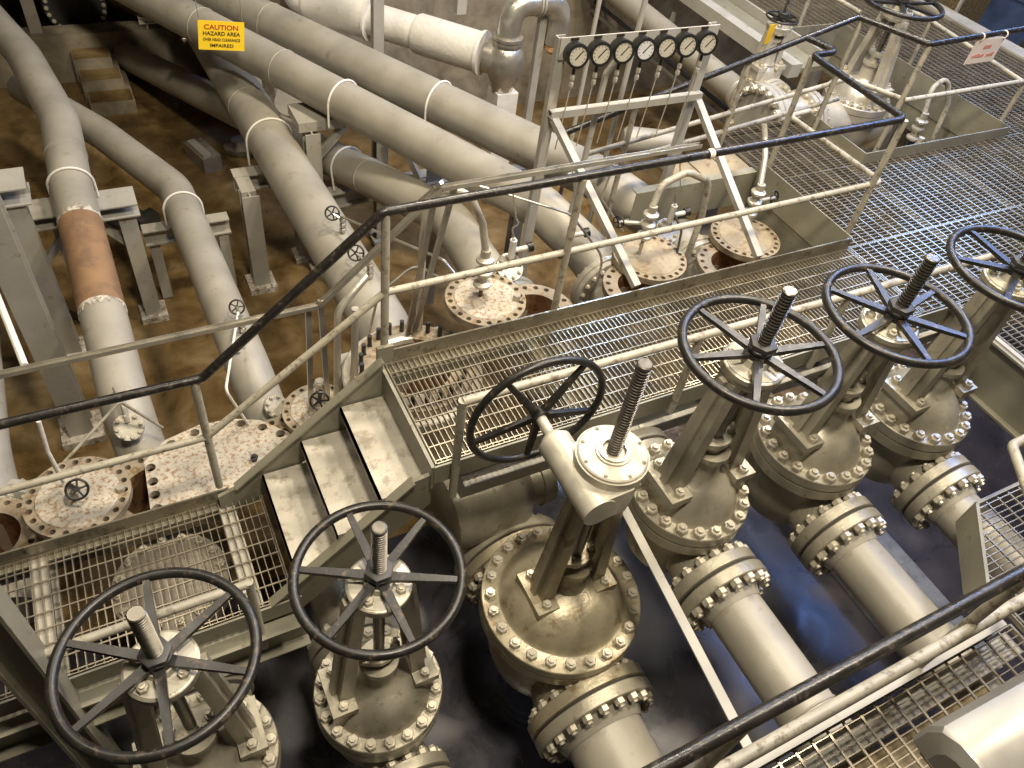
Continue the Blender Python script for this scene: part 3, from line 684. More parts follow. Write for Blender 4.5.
# speckled many-sided cover plate with real bolt holes
t = thing('cover_plate', 'speckled many-sided cover plate with large bolt holes behind the lower kick plate', 'cover plate', (.08, 3.5, -1.06))
out = [(-.36, 3.16), (-.33, 3.66), (-.18, 3.80), (.06, 3.86), (.28, 3.84), (.46, 3.76), (.62, 3.58), (.70, 3.34), (.68, 3.16)]
pl = MB().prism(out, -1.055, -1.0).build('plate', RUSTLID, t)
cut = MB()
for x, y in ((-.300, 3.60), (-.305, 3.48), (-.310, 3.37), (-.315, 3.26), (-.14, 3.755), (.02, 3.80), (.18, 3.805), (.33, 3.775), (.46, 3.69), (.56, 3.59), (.62, 3.47), (.645, 3.34), (.65, 3.22)):
    cut.cyl((x, y, -1.2), (x, y, -.9), .033, n=20)
co = cut.build('hole_cutter', HOLE)
md = pl.modifiers.new('holes', 'BOOLEAN'); md.object = co; md.operation = 'DIFFERENCE'; md.solver = 'EXACT'
bpy.context.view_layer.update()
me = bpy.data.meshes.new_from_object(pl.evaluated_get(bpy.context.evaluated_depsgraph_get()))
pl.modifiers.clear(); pl.data = me; bpy.data.objects.remove(co)
if len(pl.data.materials) == 0: pl.data.materials.append(RUSTLID)
for p in pl.data.polygons: p.material_index = 0; p.use_smooth = False
MB().cyl((.34, 3.42, -1.0), (.34, 3.42, -.94), .014, n=10).hexa((.34, 3.42, -.975), (0, 0, 1), .026, .02).build('stud', DARKSTEEL, t)

# ------------------------------------------------------------------ pipes on the far side
def pipe(label, pts, r, m=PIPE, bend=.5, welds=(), cat='pipe', straps=(), name='pipe', n=40):
    P = [V(p) for p in pts]
    t = thing(name, label, cat, P[0])
    b = MB().tube(P, r, n, bend=bend); b.build('pipe_run', m, t)
    for c, ax in welds: MB().torus(c, ax, r + .001, .006, 48, 8).build('weld_bead', m, t)
    for c, ax, drop in straps:
        x, y, z = frame(ax); c = V(c)
        if x.z: x, y = y, x
        side = V((0, 0, 1)).cross(z).normalized(); up = z.cross(side)
        pts = [c - side * (r + .012) - up * drop] + [c + side * (r + .012) * math.cos(a) + up * (r + .012) * math.sin(a) for a in [PI - PI * i / 20 for i in range(21)]] + [c + side * (r + .012) - up * drop]
        MB().tube(pts, .011, 10).build('u_bolt', WHITE, t)
    return t
def along(pts, y):
    for a, b in zip(pts, pts[1:]):
        if min(a[1], b[1]) <= y <= max(a[1], b[1]):
            k = (y - a[1]) / (b[1] - a[1]); return V(a).lerp(V(b), k), V(b) - V(a)
B0 = [(-1.33, 3.9, -1.58), (-1.33, 4.3, -1.28), (-1.33, 9.0, -1.20)]
B1 = [(-.33, 3.85, -1.5), (-.375, 4.25, -1.15), (-.40, 6.74, -.81), (-.375, 7.8, -.74), (-.58, 9.2, -.74), (-.95, 10.6, -.74), (-1.4, 11.8, -.74)]
B2 = [(.56, 3.85, -1.4), (.52, 4.3, -1.08), (.46, 7.25, -1.30), (-.05, 8.55, -1.36), (-.75, 9.9, -1.42)]
B3 = [(1.58, 3.95, -1.12), (1.60, 4.35, -.97), (1.41, 8.6, -.95), (1.30, 11.2, -1.0), (1.30, 15.9, -1.12)]
B4 = [(2.51, 3.95, -.76), (2.55, 4.55, -.72), (2.62, 5.4, -.80), (.515, 11.92, -2.085)]
A1 = [(3.46, 3.95, -.70), (3.42, 4.20, -.55), (3.20, 4.85, -.40), (-.37, 11.85, -.40)]
A2 = [(4.40, 3.95, -.70), (4.31, 4.45, -.55), (4.02, 5.10, -.45), (.345, 11.78, -.45)]
pipe('pale grey pipe cut by the left picture edge', B0, .17)
p1 = pipe('grey pipe with an orange primed band running to the big lid', B1, .170, PIPE, 1.6, [(along(B1, 7.2)[0], along(B1, 7.2)[1])], straps=[(along(B1, 6.78)[0], along(B1, 6.5)[1], .17)])
a, b_ = along(B1, 5.27)[0], along(B1, 6.27)[0]
MB().tube([a, b_], .1725, 40).build('primed_band', PRIMER, p1)
for q, d in ((a, -1), (b_, 1)):
    dv = (b_ - a).normalized() * d; x, y, z = frame(dv); vs = []; fs = []; n = 72
    for i in range(n):
        an = 2 * PI * i / n; w = random.uniform(.005, .07)
        e = x * math.cos(an) + y * math.sin(an)
        vs += [q - z * .008 + e * .1722, q - z * .008 + e * .1745, q + z * w + e * .1740, q + z * w + e * .1705]
    for i in range(n):
        j = (i + 1) % n
        for k in range(4): fs.append((4 * i + k, 4 * j + k, 4 * j + (k + 1) % 4, 4 * i + (k + 1) % 4))
    MB().add(vs, fs).build('chipped_edge', CHIP, p1)
p2 = pipe('dull grey pipe with faint stencilled marks bending left under the banded pipe', B2, .165, PIPE, .7, straps=[(along(B2, 6.85)[0], along(B2, 6.85)[1], .15)])
p3 = pipe('thick grey pipe passing under the caution sign with two small black handwheels', B3, .228, PIPE, .35, [(along(B3, y)[0], along(B3, y)[1]) for y in (8.05, 5.15)], straps=[(along(B3, 7.35)[0], along(B3, 7.35)[1], .25)])
p4 = pipe('dusty pipe rising from the floor behind the thick pipe and reappearing by the stand', B4, .19, PIPE, .6, [(along(B4, 6.55)[0], along(B4, 6.55)[1])], straps=[(along(B4, 6.9)[0], along(B4, 6.9)[1], .2)])
pipe('long diagonal grey pipe strapped on the table-like stand', A1, .195, PIPE, .9, [(along(A1, y)[0], along(A1, y)[1]) for y in (7.7, 8.8)], straps=[(along(A1, 6.95)[0], along(A1, 6.95)[1], .20)])
pipe('rearmost long diagonal grey pipe below the white insulated line', A2, .21, PIPE, .9, [(along(A2, 8.9)[0], along(A2, 8.9)[1])], straps=[(along(A2, 6.8)[0], along(A2, 6.8)[1], .23)])
pipe('grey pipe coming from the back wall to the small yellow tagged valve', [(6.66, 9.93, -.42), (6.55, 6.22, -.42)], .15, PIPE)

# faint stencil on the banded neighbour, small fittings on the pipes
b = MB()
for i in range(7):
    for j in range(2):
        if (i * 2 + j) % 5 != 3: b.box((.47 + .045 * j, 4.62 - .035 * i, -.9465 + .0035 * i - .004 * j), (.03, .022, .004))
b.build('stencil_mark', INKFADE, p2)
def needle(label, p, wp, wr, m=SILVER, cat='valve', h=.16, wax=None):
    t = thing('needle_valve', label, cat, p); p = V(p); wp = V(wp)
    b = MB().cyl(p, p + V((0, 0, h)), .017, n=12)
    for k in (.02, .07, .12): b.hexa(p + V((0, 0, k)), (0, 0, 1), .03, .028)
    b.tube([p + V((0, 0, h * .8)), wp], .012, 10); b.build('body', m, t)
    mini_wheel(t, wp, wax or wp - p - V((0, 0, h * .8)), wr)
    return t
needle('small black handwheel valve on the stencilled pipe beside the rail', (.55, 4.62, -.93), (.56, 4.80, -.83), .055, wax=(-.1, -.75, .65))
needle('upper small black handwheel valve on the thick pipe', (1.60, 5.36, -.73), (1.53, 5.42, -.56), .058, wax=(-.3, -.75, .6))
needle('lower small black handwheel valve on the thick pipe nearer the black rail', (1.62, 4.72, -.74), (1.55, 4.86, -.57), .062, wax=(-.3, -.75, .6))
def side_flange(parent, p, ax, r=.10, n=8):
    f = MB().lathe([(0, -.06), (r * .55, -.06), (r * .55, 0), (r, 0), (r, .025), (r - .004, .03), (0, .03)], p, ax, 32).build('small_flange', ALU, parent)
    bolt_circle(f, V(p) + V(ax).normalized() * .03 - world(parent), ax, n, r * .78, .016, bolt_mesh(.017))
side_flange(p1, (-.375, 4.02, -1.02), (.05, -.65, .75))
side_flange(p2, (.60, 3.92, -1.08), (.3, -.6, .75), .09)
side_flange(p4, (2.53, 4.12, -.50), (.05, -.55, .85), .10)
MB().tube([(-.375, 4.03, -.98), (-.37, 4.10, -.88), (-.40, 4.3, -.9)], .02, 10, bend=.05).build('nozzle_elbow', ALU, p1)
for k, (x, y, lb) in enumerate(((2.50, 4.02, 'small white gauge valve on the flange left of the gauge stand leg'), (3.06, 4.10, 'small white gauge valve with black knob between the stand braces'), (4.06, 4.10, 'small white gauge valve with black knob right of the gooseneck'))):
    z = -.36 if k == 0 else -.40
    t = thing('gauge_valve', lb, 'valve', (x, y, z))
    b = MB().cyl((x, y, z), (x, y, z + .34), .014, n=10).cyl((x, y, z + .16), (x, y, z + .32), .028, n=12).cyl((x, y, z + .22), (x + .12, y - .02, z + .24), .02, n=12); b.build('body', WHITE, t)
    if k != 1:
        f = MB().lathe([(0, -.08), (.05, -.08), (.05, 0), (.105, 0), (.11, .004), (.11, .028), (0, .03)], (x, y + .01, z + .05), (.02, -.62, .78), 32).build('small_flange', ALU, t)
        bolt_circle(f, V((x, y + .01, z + .05)) + V((.02, -.62, .78)).normalized() * .029 - V(t.location), (.02, -.62, .78), 8, .085, .016, bolt_mesh(.018))
    MB().cyl((x + .12, y - .02, z + .24), (x + .16, y - .025, z + .245), .038, n=14).build('knob', BLACK, t)
    MB().tube([(x, y, z + .34), (x - .02, y + .02, z + .42), (x + .02, y - .01, z + .47), (x - .01, y, z + .52), (x - .03, y + .1, z + .75)], .006, 8, bend=.03).build('coil_tube', SILVER, t)

# ------------------------------------------------------------------ pipe supports
def column(parent, x, y, z1, w=.15, plate=True, ang=False):
    MB().ibeam((x, y, FZ + .02), (x, y, z1), w, w * .95, .014, (0, 1, 0)).build('leg', STEELP, parent)
    if plate: MB().bb((x - w * .85, y - w * .85, FZ), (x + w * .85, y + w * .85, FZ + .07)).build('base_plate', CHIP, parent)
t = thing('pipe_support', 'steel goalpost support carrying the orange banded pipe', 'support', (-.35, 6.72, FZ))
MB().ibeam((-.95, 6.76, -1.05), (.08, 6.76, -1.05), .30, .13, .014).build('cross_beam', STEELP, t)
column(t, -.035, 6.72, -1.115); column(t, -.62, 6.80, -1.115, .08, False)
MB().beam((-.04, 6.76, -1.55), (-.36, 6.76, -1.13), .06, .06).beam((-.80, 6.76, -1.55), (-.46, 6.76, -1.13), .06, .06).build('knee_brace', STEELP, t)
t = thing('pipe_support', 'pale capped steel support at the left edge beside the white conduit', 'support', (-.86, 6.3, FZ))
MB().ibeam((-1.7, 6.45, -.56), (-.69, 6.45, -.56), .32, .16, .014).build('cross_beam', STEELP, t)
column(t, -.86, 5.35, .30, .2); column(t, -.83, 6.40, -.64, .17)
t = thing('pipe_support', 'low steel beam on short legs under the stencilled pipe', 'support', (.5, 6.95, FZ))
MB().ibeam((.06, 6.95, -1.58), (.88, 6.95, -1.58), .14, .17, .014).build('cross_beam', STEELP, t)
column(t, .80, 6.95, -1.665, .10, False); column(t, .14, 6.97, -1.665, .10, False)
t = thing('pipe_support', 'tall steel support under the thick pipe with bolted foot', 'support', (1.1, 6.80, FZ))
MB().ibeam((1.02, 7.2, -1.27), (1.76, 7.2, -1.27), .16, .18, .014).build('cross_beam', STEELP, t)
column(t, 1.10, 6.85, -1.20, .17); column(t, 1.67, 7.2, -1.36, .13)
MB().beam((1.10, 6.85, -1.26), (1.10, 7.2, -1.26), .14, .14).build('cap_block', STEELP, t)
t = thing('pipe_support', 'table-like steel stand with a wide top plate under the diagonal pipe', 'support', (2.1, 7.5, FZ))
MB().bb((1.68, 6.98, -.70), (2.50, 7.38, -.60)).build('top_plate', STEELP, t)
column(t, 1.80, 6.99, -.70, .15); column(t, 2.62, 7.25, -.70, .13)
b = MB(); b.beam((1.84, 7.0, -1.02), (2.15, 7.02, -.70), .07, .06); b.ibeam((1.85, 6.85, -1.42), (3.35, 6.95, -1.42), .15, .18); b.build('cross_beam', STEELP, t)
b = MB(); b.beam((2.95, 6.85, -1.4), (2.72, 7.0, -.85), .07, .06); b.build('knee_brace', STEELP, t)
t = thing('pipe_support', 'pale flat post standing between the two diagonal pipes left of the gauges', 'support', (2.75, 5.9, FZ))
MB().beam((2.72, 6.0, FZ), (2.72, 6.0, -.66), .16, .03, (0, 1, 0)).build('leg', STEELP, t); MB().bb((2.45, 5.95, -.86), (3.9, 6.06, -.80)).build('cross_beam', STEELP, t)
column(t, 3.75, 6.05, -.87, .12, False)
t = thing('pipe_saddle', 'small concrete block under the dusty pipe near the far steps', 'block', (.95, 9.9, FZ))
MB().box((1.02, 9.45, FZ + .10), (.24, .5, .20), .3).build('block', CONC_DARK, t); MB().box((.98, 9.42, FZ + .22), (.10, .42, .05), .3).build('cap', STEELP, t)
for k, (x, y, s, lb) in enumerate(((-.05, 8.4, .16, 'lump of rusty scrap lying on the mud below the bent pipe'), (1.55, 10.2 - .6, .18, 'pale block lying on the floor behind the thick pipe'))):
    b = MB().lathe([(0, 0), (s * .9, .01), (s, s * .5), (s * .6, s), (0, s * 1.05)], (x, y, FZ), n=9, sx=1.4); b.box((x + .2, y - .1, FZ + .07), (.25, .16, .14), .5)
    tag(b.build('rubble_lump' if k else 'scrap_lump', DARKSTEEL if k == 0 else CONC, smooth=20), lb, 'scrap' if k == 0 else 'block')

# ------------------------------------------------------------------ strut rail and small lines
t = thing('strut_channel', 'long bent metal strut channel running behind the handrail', 'strut', (.9, 3.6, .0))
S = [(-1.9, 3.6, .085), (.90, 3.6, .105), (1.68, 3.6, .82), (3.62, 3.6, .83)]
for a, c in zip(S, S[1:]):
    b = MB(); b.channel(a, c, .030, .036, .004, (0, 1, 0), -1); b.build('channel', SILVER, t)
for p, q in (((.84, 3.62, .10), (.80, 3.66, -1.05)), ((.92, 3.62, .13), (.93, 3.66, -.9)), ((1.68, 3.6, .86), (1.58, 3.75, .62)), ((1.66, 3.62, .82), (1.62, 3.9, -.70)), ((1.78, 3.62, .82), (1.66, 3.9, -.72))):
    MB().beam(p, q, .036, .022).build('leg', SILVER, t)
b = MB(); b.bb((1.15, 3.80, -1.02), (1.42, 4.2, -.99)); b.bb((1.66, 3.98, -1.02), (2.05, 4.25, -.99)); b.build('foot_plate', STEELP, t)
def line(label, pts, r=.010, m=SILVER, bend=.05, cat='tubing', name='impulse_tube'):
    return tag(MB().tube(pts, r, 10, bend=bend).build(name, m), label, cat)
line('thin bent line hooked from the left lid over the banded pipe', [(-.76, 3.66, -.80), (-.40, 3.85, -.62), (-.36, 3.87, -.60), (-.17, 3.92, -1.0)], .010, RAIL)
line('white conduit slanting across the left support to the strut', [(-.93, 5.0, .08), (-.715, 3.62, .10)], .020, WHITE, .02, 'conduit', 'conduit')
line('short white hose dropping below the black rail at the far left', [(-.77, 3.6, -.32), (-.80, 3.6, -.6), (-.80, 3.62, -.93)], .014, WHITE, .08, 'hose', 'hose')
line('thin white line crossing the black stair rail to the stencilled pipe', [(.55, 4.7, -.80), (.27, 3.7, -.55), (.38, 3.75, -1.02)], .010, WHITE, .04)
line('thin tube from the thick pipe running right past the stair post', [(1.58, 5.36, -.56), (2.02, 4.2, -.25), (2.15, 4.0, -.42)], .010)
line('looped thin tube rising behind the stair post', [(1.35, 4.0, -.70), (1.45, 4.05, -.32), (1.75, 4.1, -.15), (1.98, 4.05, -.33)], .010, SILVER, .12)
line('dark upright pipe left of the studded tee', [(1.02, 3.74, -.95), (1.06, 3.74, -.10), (1.30, 3.85, .05)], .026, ALU, .1, 'pipe', 'vent_pipe')
line('second dark upright pipe beside the studded tee', [(1.12, 3.66, -1.0), (1.16, 3.68, -.06)], .026, ALU, .1, 'pipe', 'vent_pipe')
line('thin tube slanting behind the gauge stand leg', [(2.20, 4.25, .36), (2.95, 4.0, .12), (3.25, 3.85, -.25), (3.2, 3.8, -.45)], .010, SILVER, .2)
line('thin tube hanging beside the right brace', [(3.40, 4.2, .35), (3.36, 4.2, .05), (3.55, 4.05, -.2)], .009, SILVER, .05)
line('slim bent tube by the lid under the gauges', [(3.95, 3.95, -.05), (3.98, 3.85, -.15), (3.92, 3.75, -.34)], .010, DARKSTEEL, .04)

# ------------------------------------------------------------------ gauge stand
t = thing('gauge_stand', 'grey steel A-frame stand holding a row of seven gauges', 'stand', (3.55, 4.4, FZ))
XL, XR = 2.885, 4.19
for x in (XL, XR):
    MB().channel((x, 4.435, FZ if x < 3 else -.33), (x, 4.435, 1.27), .075, .05, .007, (0, 1, 0)).build('leg', STEELP, t)
    MB().beam((x + .01, 4.37, .70), (x + (.10 if x < 3 else -.10), 3.12, .11), .055, .045).build('brace', STEELP, t)
MB().bb((2.86, 4.395, 1.125), (4.215, 4.405, 1.275)).build('gauge_board', STEELP, t)
MB().channel((2.86, 4.38, .735), (4.225, 4.38, .735), .05, .055, .006).build('lower_bar', STEELP, t)
gm = None
for k in range(7):
    x = 2.965 + .185 * k; c = V((x, 4.39, 1.175)); ax = V((-.12, -1, .12)).normalized()
    g = thing('pressure_gauge', ['leftmost black rimmed gauge on the stand', 'second black rimmed gauge from the left on the stand', 'third gauge from the left, above the thick grey conduit', 'middle gauge with the palest dial of the seven', 'fifth gauge from the left on the stand', 'sixth gauge from the left, next to the last one', 'rightmost black rimmed gauge on the stand by the board corner'][k], 'gauge', c, 0, 'pressure gauges on the stand')
    b = MB().lathe([(0, 0), (.072, 0), (.078, .01), (.078, .055), (.083, .06), (.083, .092), (.066, .096), (.064, .088), (.0, .088)], c, ax, 36)
    b.cyl(c + V((0, -.05, -.07)), c + V((0, -.05, -.13)), .012, n=10); b.build('case', LENS_BLACK, g)
    MB().lathe([(0, .0885), (.0635, .0885), (.0635, .0905), (0, .0905)], c, ax, 32).build('dial', DIAL if k != 3 else mat('pale_dial', (.52, .52, .50), .4), g)
    xx, yy, zz = frame(ax); f = c + ax * .0915
    b = MB(); d = (xx * .68 + yy * .73)
    b.beam(f - d * .030, f + d * .052, .008, .0025, ax)
    for i in range(11):
        an = PI * 1.25 - i * PI * .15; e = xx * math.cos(an) + yy * math.sin(an); b.beam(f + e * .048, f + e * .058, .003, .002, ax)
    b.build('needle_and_ticks', INK, g)
    MB().cyl(c + V((0, -.05, -.13)), c + V((0, -.045, -.24)), .010, n=8).hexa(c + V((0, -.05, -.17)), (0, 0, 1), .018, .03).hexa(c + V((0, -.05, -.22)), (0, 0, 1), .018, .03).tube([c + V((0, -.045, -.24)), c + V((-.004, -.038, -.44)), c + V((-.02, -.03, -.72))], .0045, 8).build('feed_tube', ALU, g)
    b = MB().box(c + V((.0, .0045, .088)), (.065, .006, .018)); tag(b.build('name_tag', INK), 'small dark name tag above the ' + ['leftmost', 'second', 'third', 'middle', 'fifth', 'sixth', 'rightmost'][k] + ' gauge on the board', 'tag', 'name tags on the gauge board')
tag(MB().lathe([(0, 0), (.10, .01), (.14, .05), (.14, .55), (.17, .55), (.17, .62), (0, .62)], (4.75, 5.85, -.55), (.9, -.42, 0), 28).build('capped_pipe', PIPE), 'short capped grey pipe lying behind the gauge stand', 'pipe')
line('grey conduit rising from the floor to the third gauge', [(3.30, 4.50, -.75), (3.34, 4.47, .95), (3.40, 4.46, 1.05)], .024, STEELP, .05, 'conduit', 'conduit')
line('long bare conduit standing behind the sixth gauge', [(3.88, 4.95, -1.4), (3.92, 4.95, 1.9)], .022, STEELP, .05, 'conduit', 'conduit')
line('long thin conduit rising behind the middle of the gauge board', [(3.95, 5.6, -1.3), (3.95, 5.6, 1.9)], .020, STEELP, .05, 'conduit', 'conduit')

# ------------------------------------------------------------------ white insulated line and silver return bend
t = thing('insulated_pipe', 'white insulated pipe run along the back wall above the diagonal pipes', 'pipe', (3.3, 8.7, -.5))
d0, d1 = V((2.36, 9.80, -.50)), V((4.14, 7.80, -.50)); Ld = (d1 - d0)
q = lambda k: d0 + Ld * k
MB().tube([q(.05) + V((0, 0, .5)), q(.055), q(.13)], .20, 32, bend=.18).build('jacket_elbow', WHITE, t)
MB().tube([q(.12), q(.43)], .235, 36).build('jacket', WHITE, t)
MB().tube([q(.42), q(.66)], .19, 36).build('jacket', WHITE, t)
MB().lathe([(0, 0), (.21, 0), (.225, .03), (.225, .82), (.21, .84), (0, .84)], q(.65), Ld, 36).build('jacket', WHITE, t)
MB().lathe([(0, 0), (.25, 0), (.25, .04), (0, .04)], q(.955), Ld, 36).build('end_collar', WHITE, t)
MB().ring(q(.42), q(.43), .252, .2).build('jacket_band', WHITE, t)
tag(MB().tube([(1.75, 9.7, 1.4), (1.75, 9.7, -1.6)], .16, 28).build('insulated_riser', WHITE), 'white insulated riser beside the back wall left of the white run', 'pipe')
tag(MB().tube([(2.55, 9.35, -1.0), (1.98, 8.6, -1.0), (1.90, 8.2, -1.03)], .17, 28, bend=.3).build('insulated_branch', WHITE), 'white insulated branch low between the thick pipe and the stand', 'pipe')
t = thing('return_bend', 'silver return bend arching beside the gauge stand with a crusted open end', 'pipe', (4.25, 7.68, -.9))
c = V((4.27, 7.66, -.5))
MB().lathe([(0, -.40), (.12, -.38), (.13, -.30), (.20, -.16), (.22, 0), (.20, .12), (.16, .17), (.16, .22), (0, .22)], c, n=36).cyl(c, c + (d1 - d0).normalized() * -.22, .20, n=32).build('tee_body', SILVER, t)
b = MB()
for z in (.20, .245): b.lathe([(0, 0), (.17, 0), (.17, .035), (0, .035)], c + V((0, 0, z)), n=32)
b.build('coupling', SILVER, t)
MB().tube([c + V((0, 0, .25)), c + V((0, 0, .62)), c + V((.64, .02, .62)), c + V((.64, .02, .14))], .135, 28, bend=.31).build('bend', SILVER, t)
MB().lathe([(0, -.09), (.08, -.09), (.125, -.05), (.13, 0), (.11, .02), (0, .02)], c + V((.64, .02, .12)), n=11).build('crust', CORK, t)
MB().torus(c + V((.32, .01, .62)), (1, 0, 0), .14, .012, 32, 8).torus(c + V((.36, .01, .62)), (1, 0, 0), .14, .012, 32, 8).build('clamp', STEELP, t)
tag(MB().box((4.29, 7.66, -1.50), (.27, .27, 1.3)).build('wrapped_post', WHITE, smooth=20), 'square white wrapped post below the silver return bend', 'post')
tag(MB().channel((4.72, 7.72, FZ), (4.72, 7.72, .0), .09, .07, .008, (0, 1, 0)).build('support_post', STEELP), 'slim steel post holding up the silver return bend', 'post')
tag(MB().channel((2.93, 8.22, FZ), (2.93, 8.22, 2.2), .12, .10, .01, (0, 1, 0)).build('support_post', STEELP), 'tall grey post in front of the white insulated pipe', 'post')
tag(MB().channel((4.05, 8.5, -.30), (4.05, 8.5, 2.2), .12, .10, .01, (0, 1, 0)).build('hanger_post', STEELP), 'grey hanger post standing on the white jacket near the top edge', 'post')
t = thing('pipe_hanger', 'steel hanger bracket under the diagonal pipes at the top left', 'bracket', (1.0, 9.6, -.7))
MB().ibeam((.62, 9.65, -.64), (1.9, 9.65, -.64), .07, .08).build('cross_beam', STEELP, t)
for x in (.70, 1.75): MB().cyl((x, 9.65, -.74), (x, 9.65, -.1), .012, n=10).build('rod', STEELP, t)
needle('small silver valve hanging beside the bracket at the top left', (1.06, 9.6, -.90), (.95, 9.58, -.70), .085, SILVER)

# caution sign hung in front of the diagonal pipe
t = thing('caution_sign', 'yellow caution sign hanging in front of the diagonal pipes', 'sign', (1.17, 7.55, .02))
sw, sh = .41, .262; rot = M.Rotation(math.radians(7.0), 3, 'Y') @ M.Rotation(math.radians(88), 3, 'X')
cs = V((1.16, 7.50, .07)); vs = [cs + rot @ V((x * sw / 2, y * sh / 2, z)) for z in (-.003, .003) for x, y in ((-1, -1), (1, -1), (1, 1), (-1, 1))]
MB().add(vs, [(3, 2, 1, 0), (4, 5, 6, 7), (0, 1, 5, 4), (1, 2, 6, 5), (2, 3, 7, 6), (3, 0, 4, 7)]).build('panel', YELLOW, t)
re = rot.to_euler()
for s, sz, yy, w, m in (('CAUTION', .06, .075, .30, RED), ('HAZARD AREA', .050, .018, .33, INK), ('OVER HEAD CLEARANCE', .036, -.036, .33, INK), ('IMPAIRED', .042, -.090, .21, INK)):
    text('lettering', s, sz, m, t, cs + rot @ V((0, yy, .004)), re, w)
b = MB()
for x in (-.19, .19): b.tube([cs + rot @ V((x, .13, 0)), cs + rot @ V((x * 1.05, .16, 0)) + V((0, .05, .35))], .004, 6)
b.build('hanging_wire', SILVER, t)
# paper notice on the far guard rail
t = thing('paper_notice', 'pale paper notice with faint red print tied to the far guard rail', 'sign', (7.25, 4.15, .93))
MB().beam((7.06, 4.185, .93), (7.45, 4.185, .93), .006, .22).build('sheet', PAPER, t)
b = MB()
for i in range(3): b.bb((7.21 + .035 * i, 4.178, .955), (7.235 + .035 * i, 4.181, .985))
for i in range(9):
    if i != 5: b.bb((7.11 + .033 * i, 4.178, .88), (7.135 + .033 * i, 4.181, .90 + .006 * (i % 3)))
b.build('print', REDFADE, t)
MB().torus((7.10, 4.19, 1.065), (1, 0, 0), .03, .006, 16, 6).torus((7.42, 4.19, 1.065), (1, 0, 0), .03, .006, 16, 6).build('tie', PAPER, t)

# ------------------------------------------------------------------ far valves on the right
v7 = valve('gate_valve', 'tall far gate valve standing in the railed opening at the top right', (7.50, 5.40, -.50), .36, 22, .36, 1.36, 1.74, .43, .18, .30, m=ALU, woff=.3)
v7.rotation_euler = (0, 0, PI / 2)
t = thing('header_tee', 'silver header with a big bolted blind flange behind the gauges', 'pipe', (6.3, 5.4, -.40))
c = V((6.08, 5.40, -.30))
MB().cyl(c + V((.10, 0, 0)), c + V((1.2, -.02, -.12)), .27, n=40).cyl(c + V((.50, 0, 0)), c + V((.50, .60, .02)), .17, n=32).build('body', ALU, t)
f = MB()
for q_ in (.0, .078): f.lathe([(0, 0), (.385, 0), (.395, .01), (.395, .06), (.385, .07), (0, .07)], c + V((q_, 0, 0)), (1, 0, 0), 48)
f = f.build('blind_flange', STEELP, t)
bolt_circle(f, c - V(t.location), (-1, 0, 0), 20, .35, .03, bolt_mesh(.044), off=.5)
f = MB()
for q_ in (.62, .69): f.lathe([(0, 0), (.33, 0), (.33, .055), (0, .055)], c + V((q_, 0, -.05)), (1, -.02, 0), 48)
f = f.build('pipe_flange', ALU, t)
bolt_circle(f, c + V((.69, 0, -.05)) - V(t.location), (1, -.02, 0), 18, .29, .026, stud_mesh(.028, .13), off=.5)
f = MB()
for q_ in (.30, .36): f.lathe([(0, 0), (.25, 0), (.25, .05), (0, .05)], c + V((.5, q_, 0)), (0, 1, 0), 40)
f = f.build('pipe_flange', ALU, t)
bolt_circle(f, c + V((.5, .355, 0)) - V(t.location), (0, 1, 0), 14, .215, .02, stud_mesh(.026, .11), off=.5)
v8 = valve('gate_valve', 'small far gate valve with a yellow tag on its thin handwheel', (6.55, 5.98, -.42), .24, 14, .33, 1.05, 1.28, .205, .14, .20, .24, .04, 12, m=ALU, rt=.012, rstem=.022)
v8.scale = (.86, .86, .90)
MB().beam((6.36, 5.90, .60), (6.38, 5.92, .37), .09, .008, (0, 1, 0)).build('tag', TAG, v8)
t = thing('bypass_valve', 'little bypass valve with a curved pipe inside the railed opening', 'valve', (7.55, 4.45, -.3))
b = MB()
for z in (-.25, -.14, -.06): b.lathe([(0, 0), (.06, .004), (.066, .012), (.066, .03), (.036, .045), (.036, .11), (0, .11)], (7.62, 4.62, z), n=20)
b.build('flanged_valve', ALU, t)
MB().tube([(7.62, 4.62, .0), (7.70, 4.75, .25), (7.95, 4.80, .33), (8.05, 4.7, .05), (8.0, 4.6, -.5)], .028, 12, bend=.14).build('gooseneck', RAIL, t)
b = MB().cyl((7.30, 4.36, -.25), (7.62, 4.50, -.25), .05, n=14).cyl((7.42, 4.40, -.25), (7.42, 4.40, -.08), .03, n=12).hexa((7.3, 4.36, -.25), (1, .4, 0), .08, .08); b.build('body', ALU, t)
mini_wheel(t, (7.28, 4.26, -.16), (-.5, -.8, .4), .09)

# conduits and tray under the far platform edge
t = thing('cable_tray', 'dark tray of parallel conduits under the far platform edge', 'tray', (6.8, 8, -.9))
for k in range(4): MB().tube([(6.95 - .02 * k, 5.95, -.62 - .13 * k), (6.95 - .02 * k, 9.9, -.62 - .13 * k)], .03, 10).build('conduit', FASCIA if k % 2 else DARKSTEEL, t)
for y in (6.6, 8.2): MB().beam((7.0, y, -1.2), (7.0, y, -.35), .05, .04).build('hanger', STEELP, t)
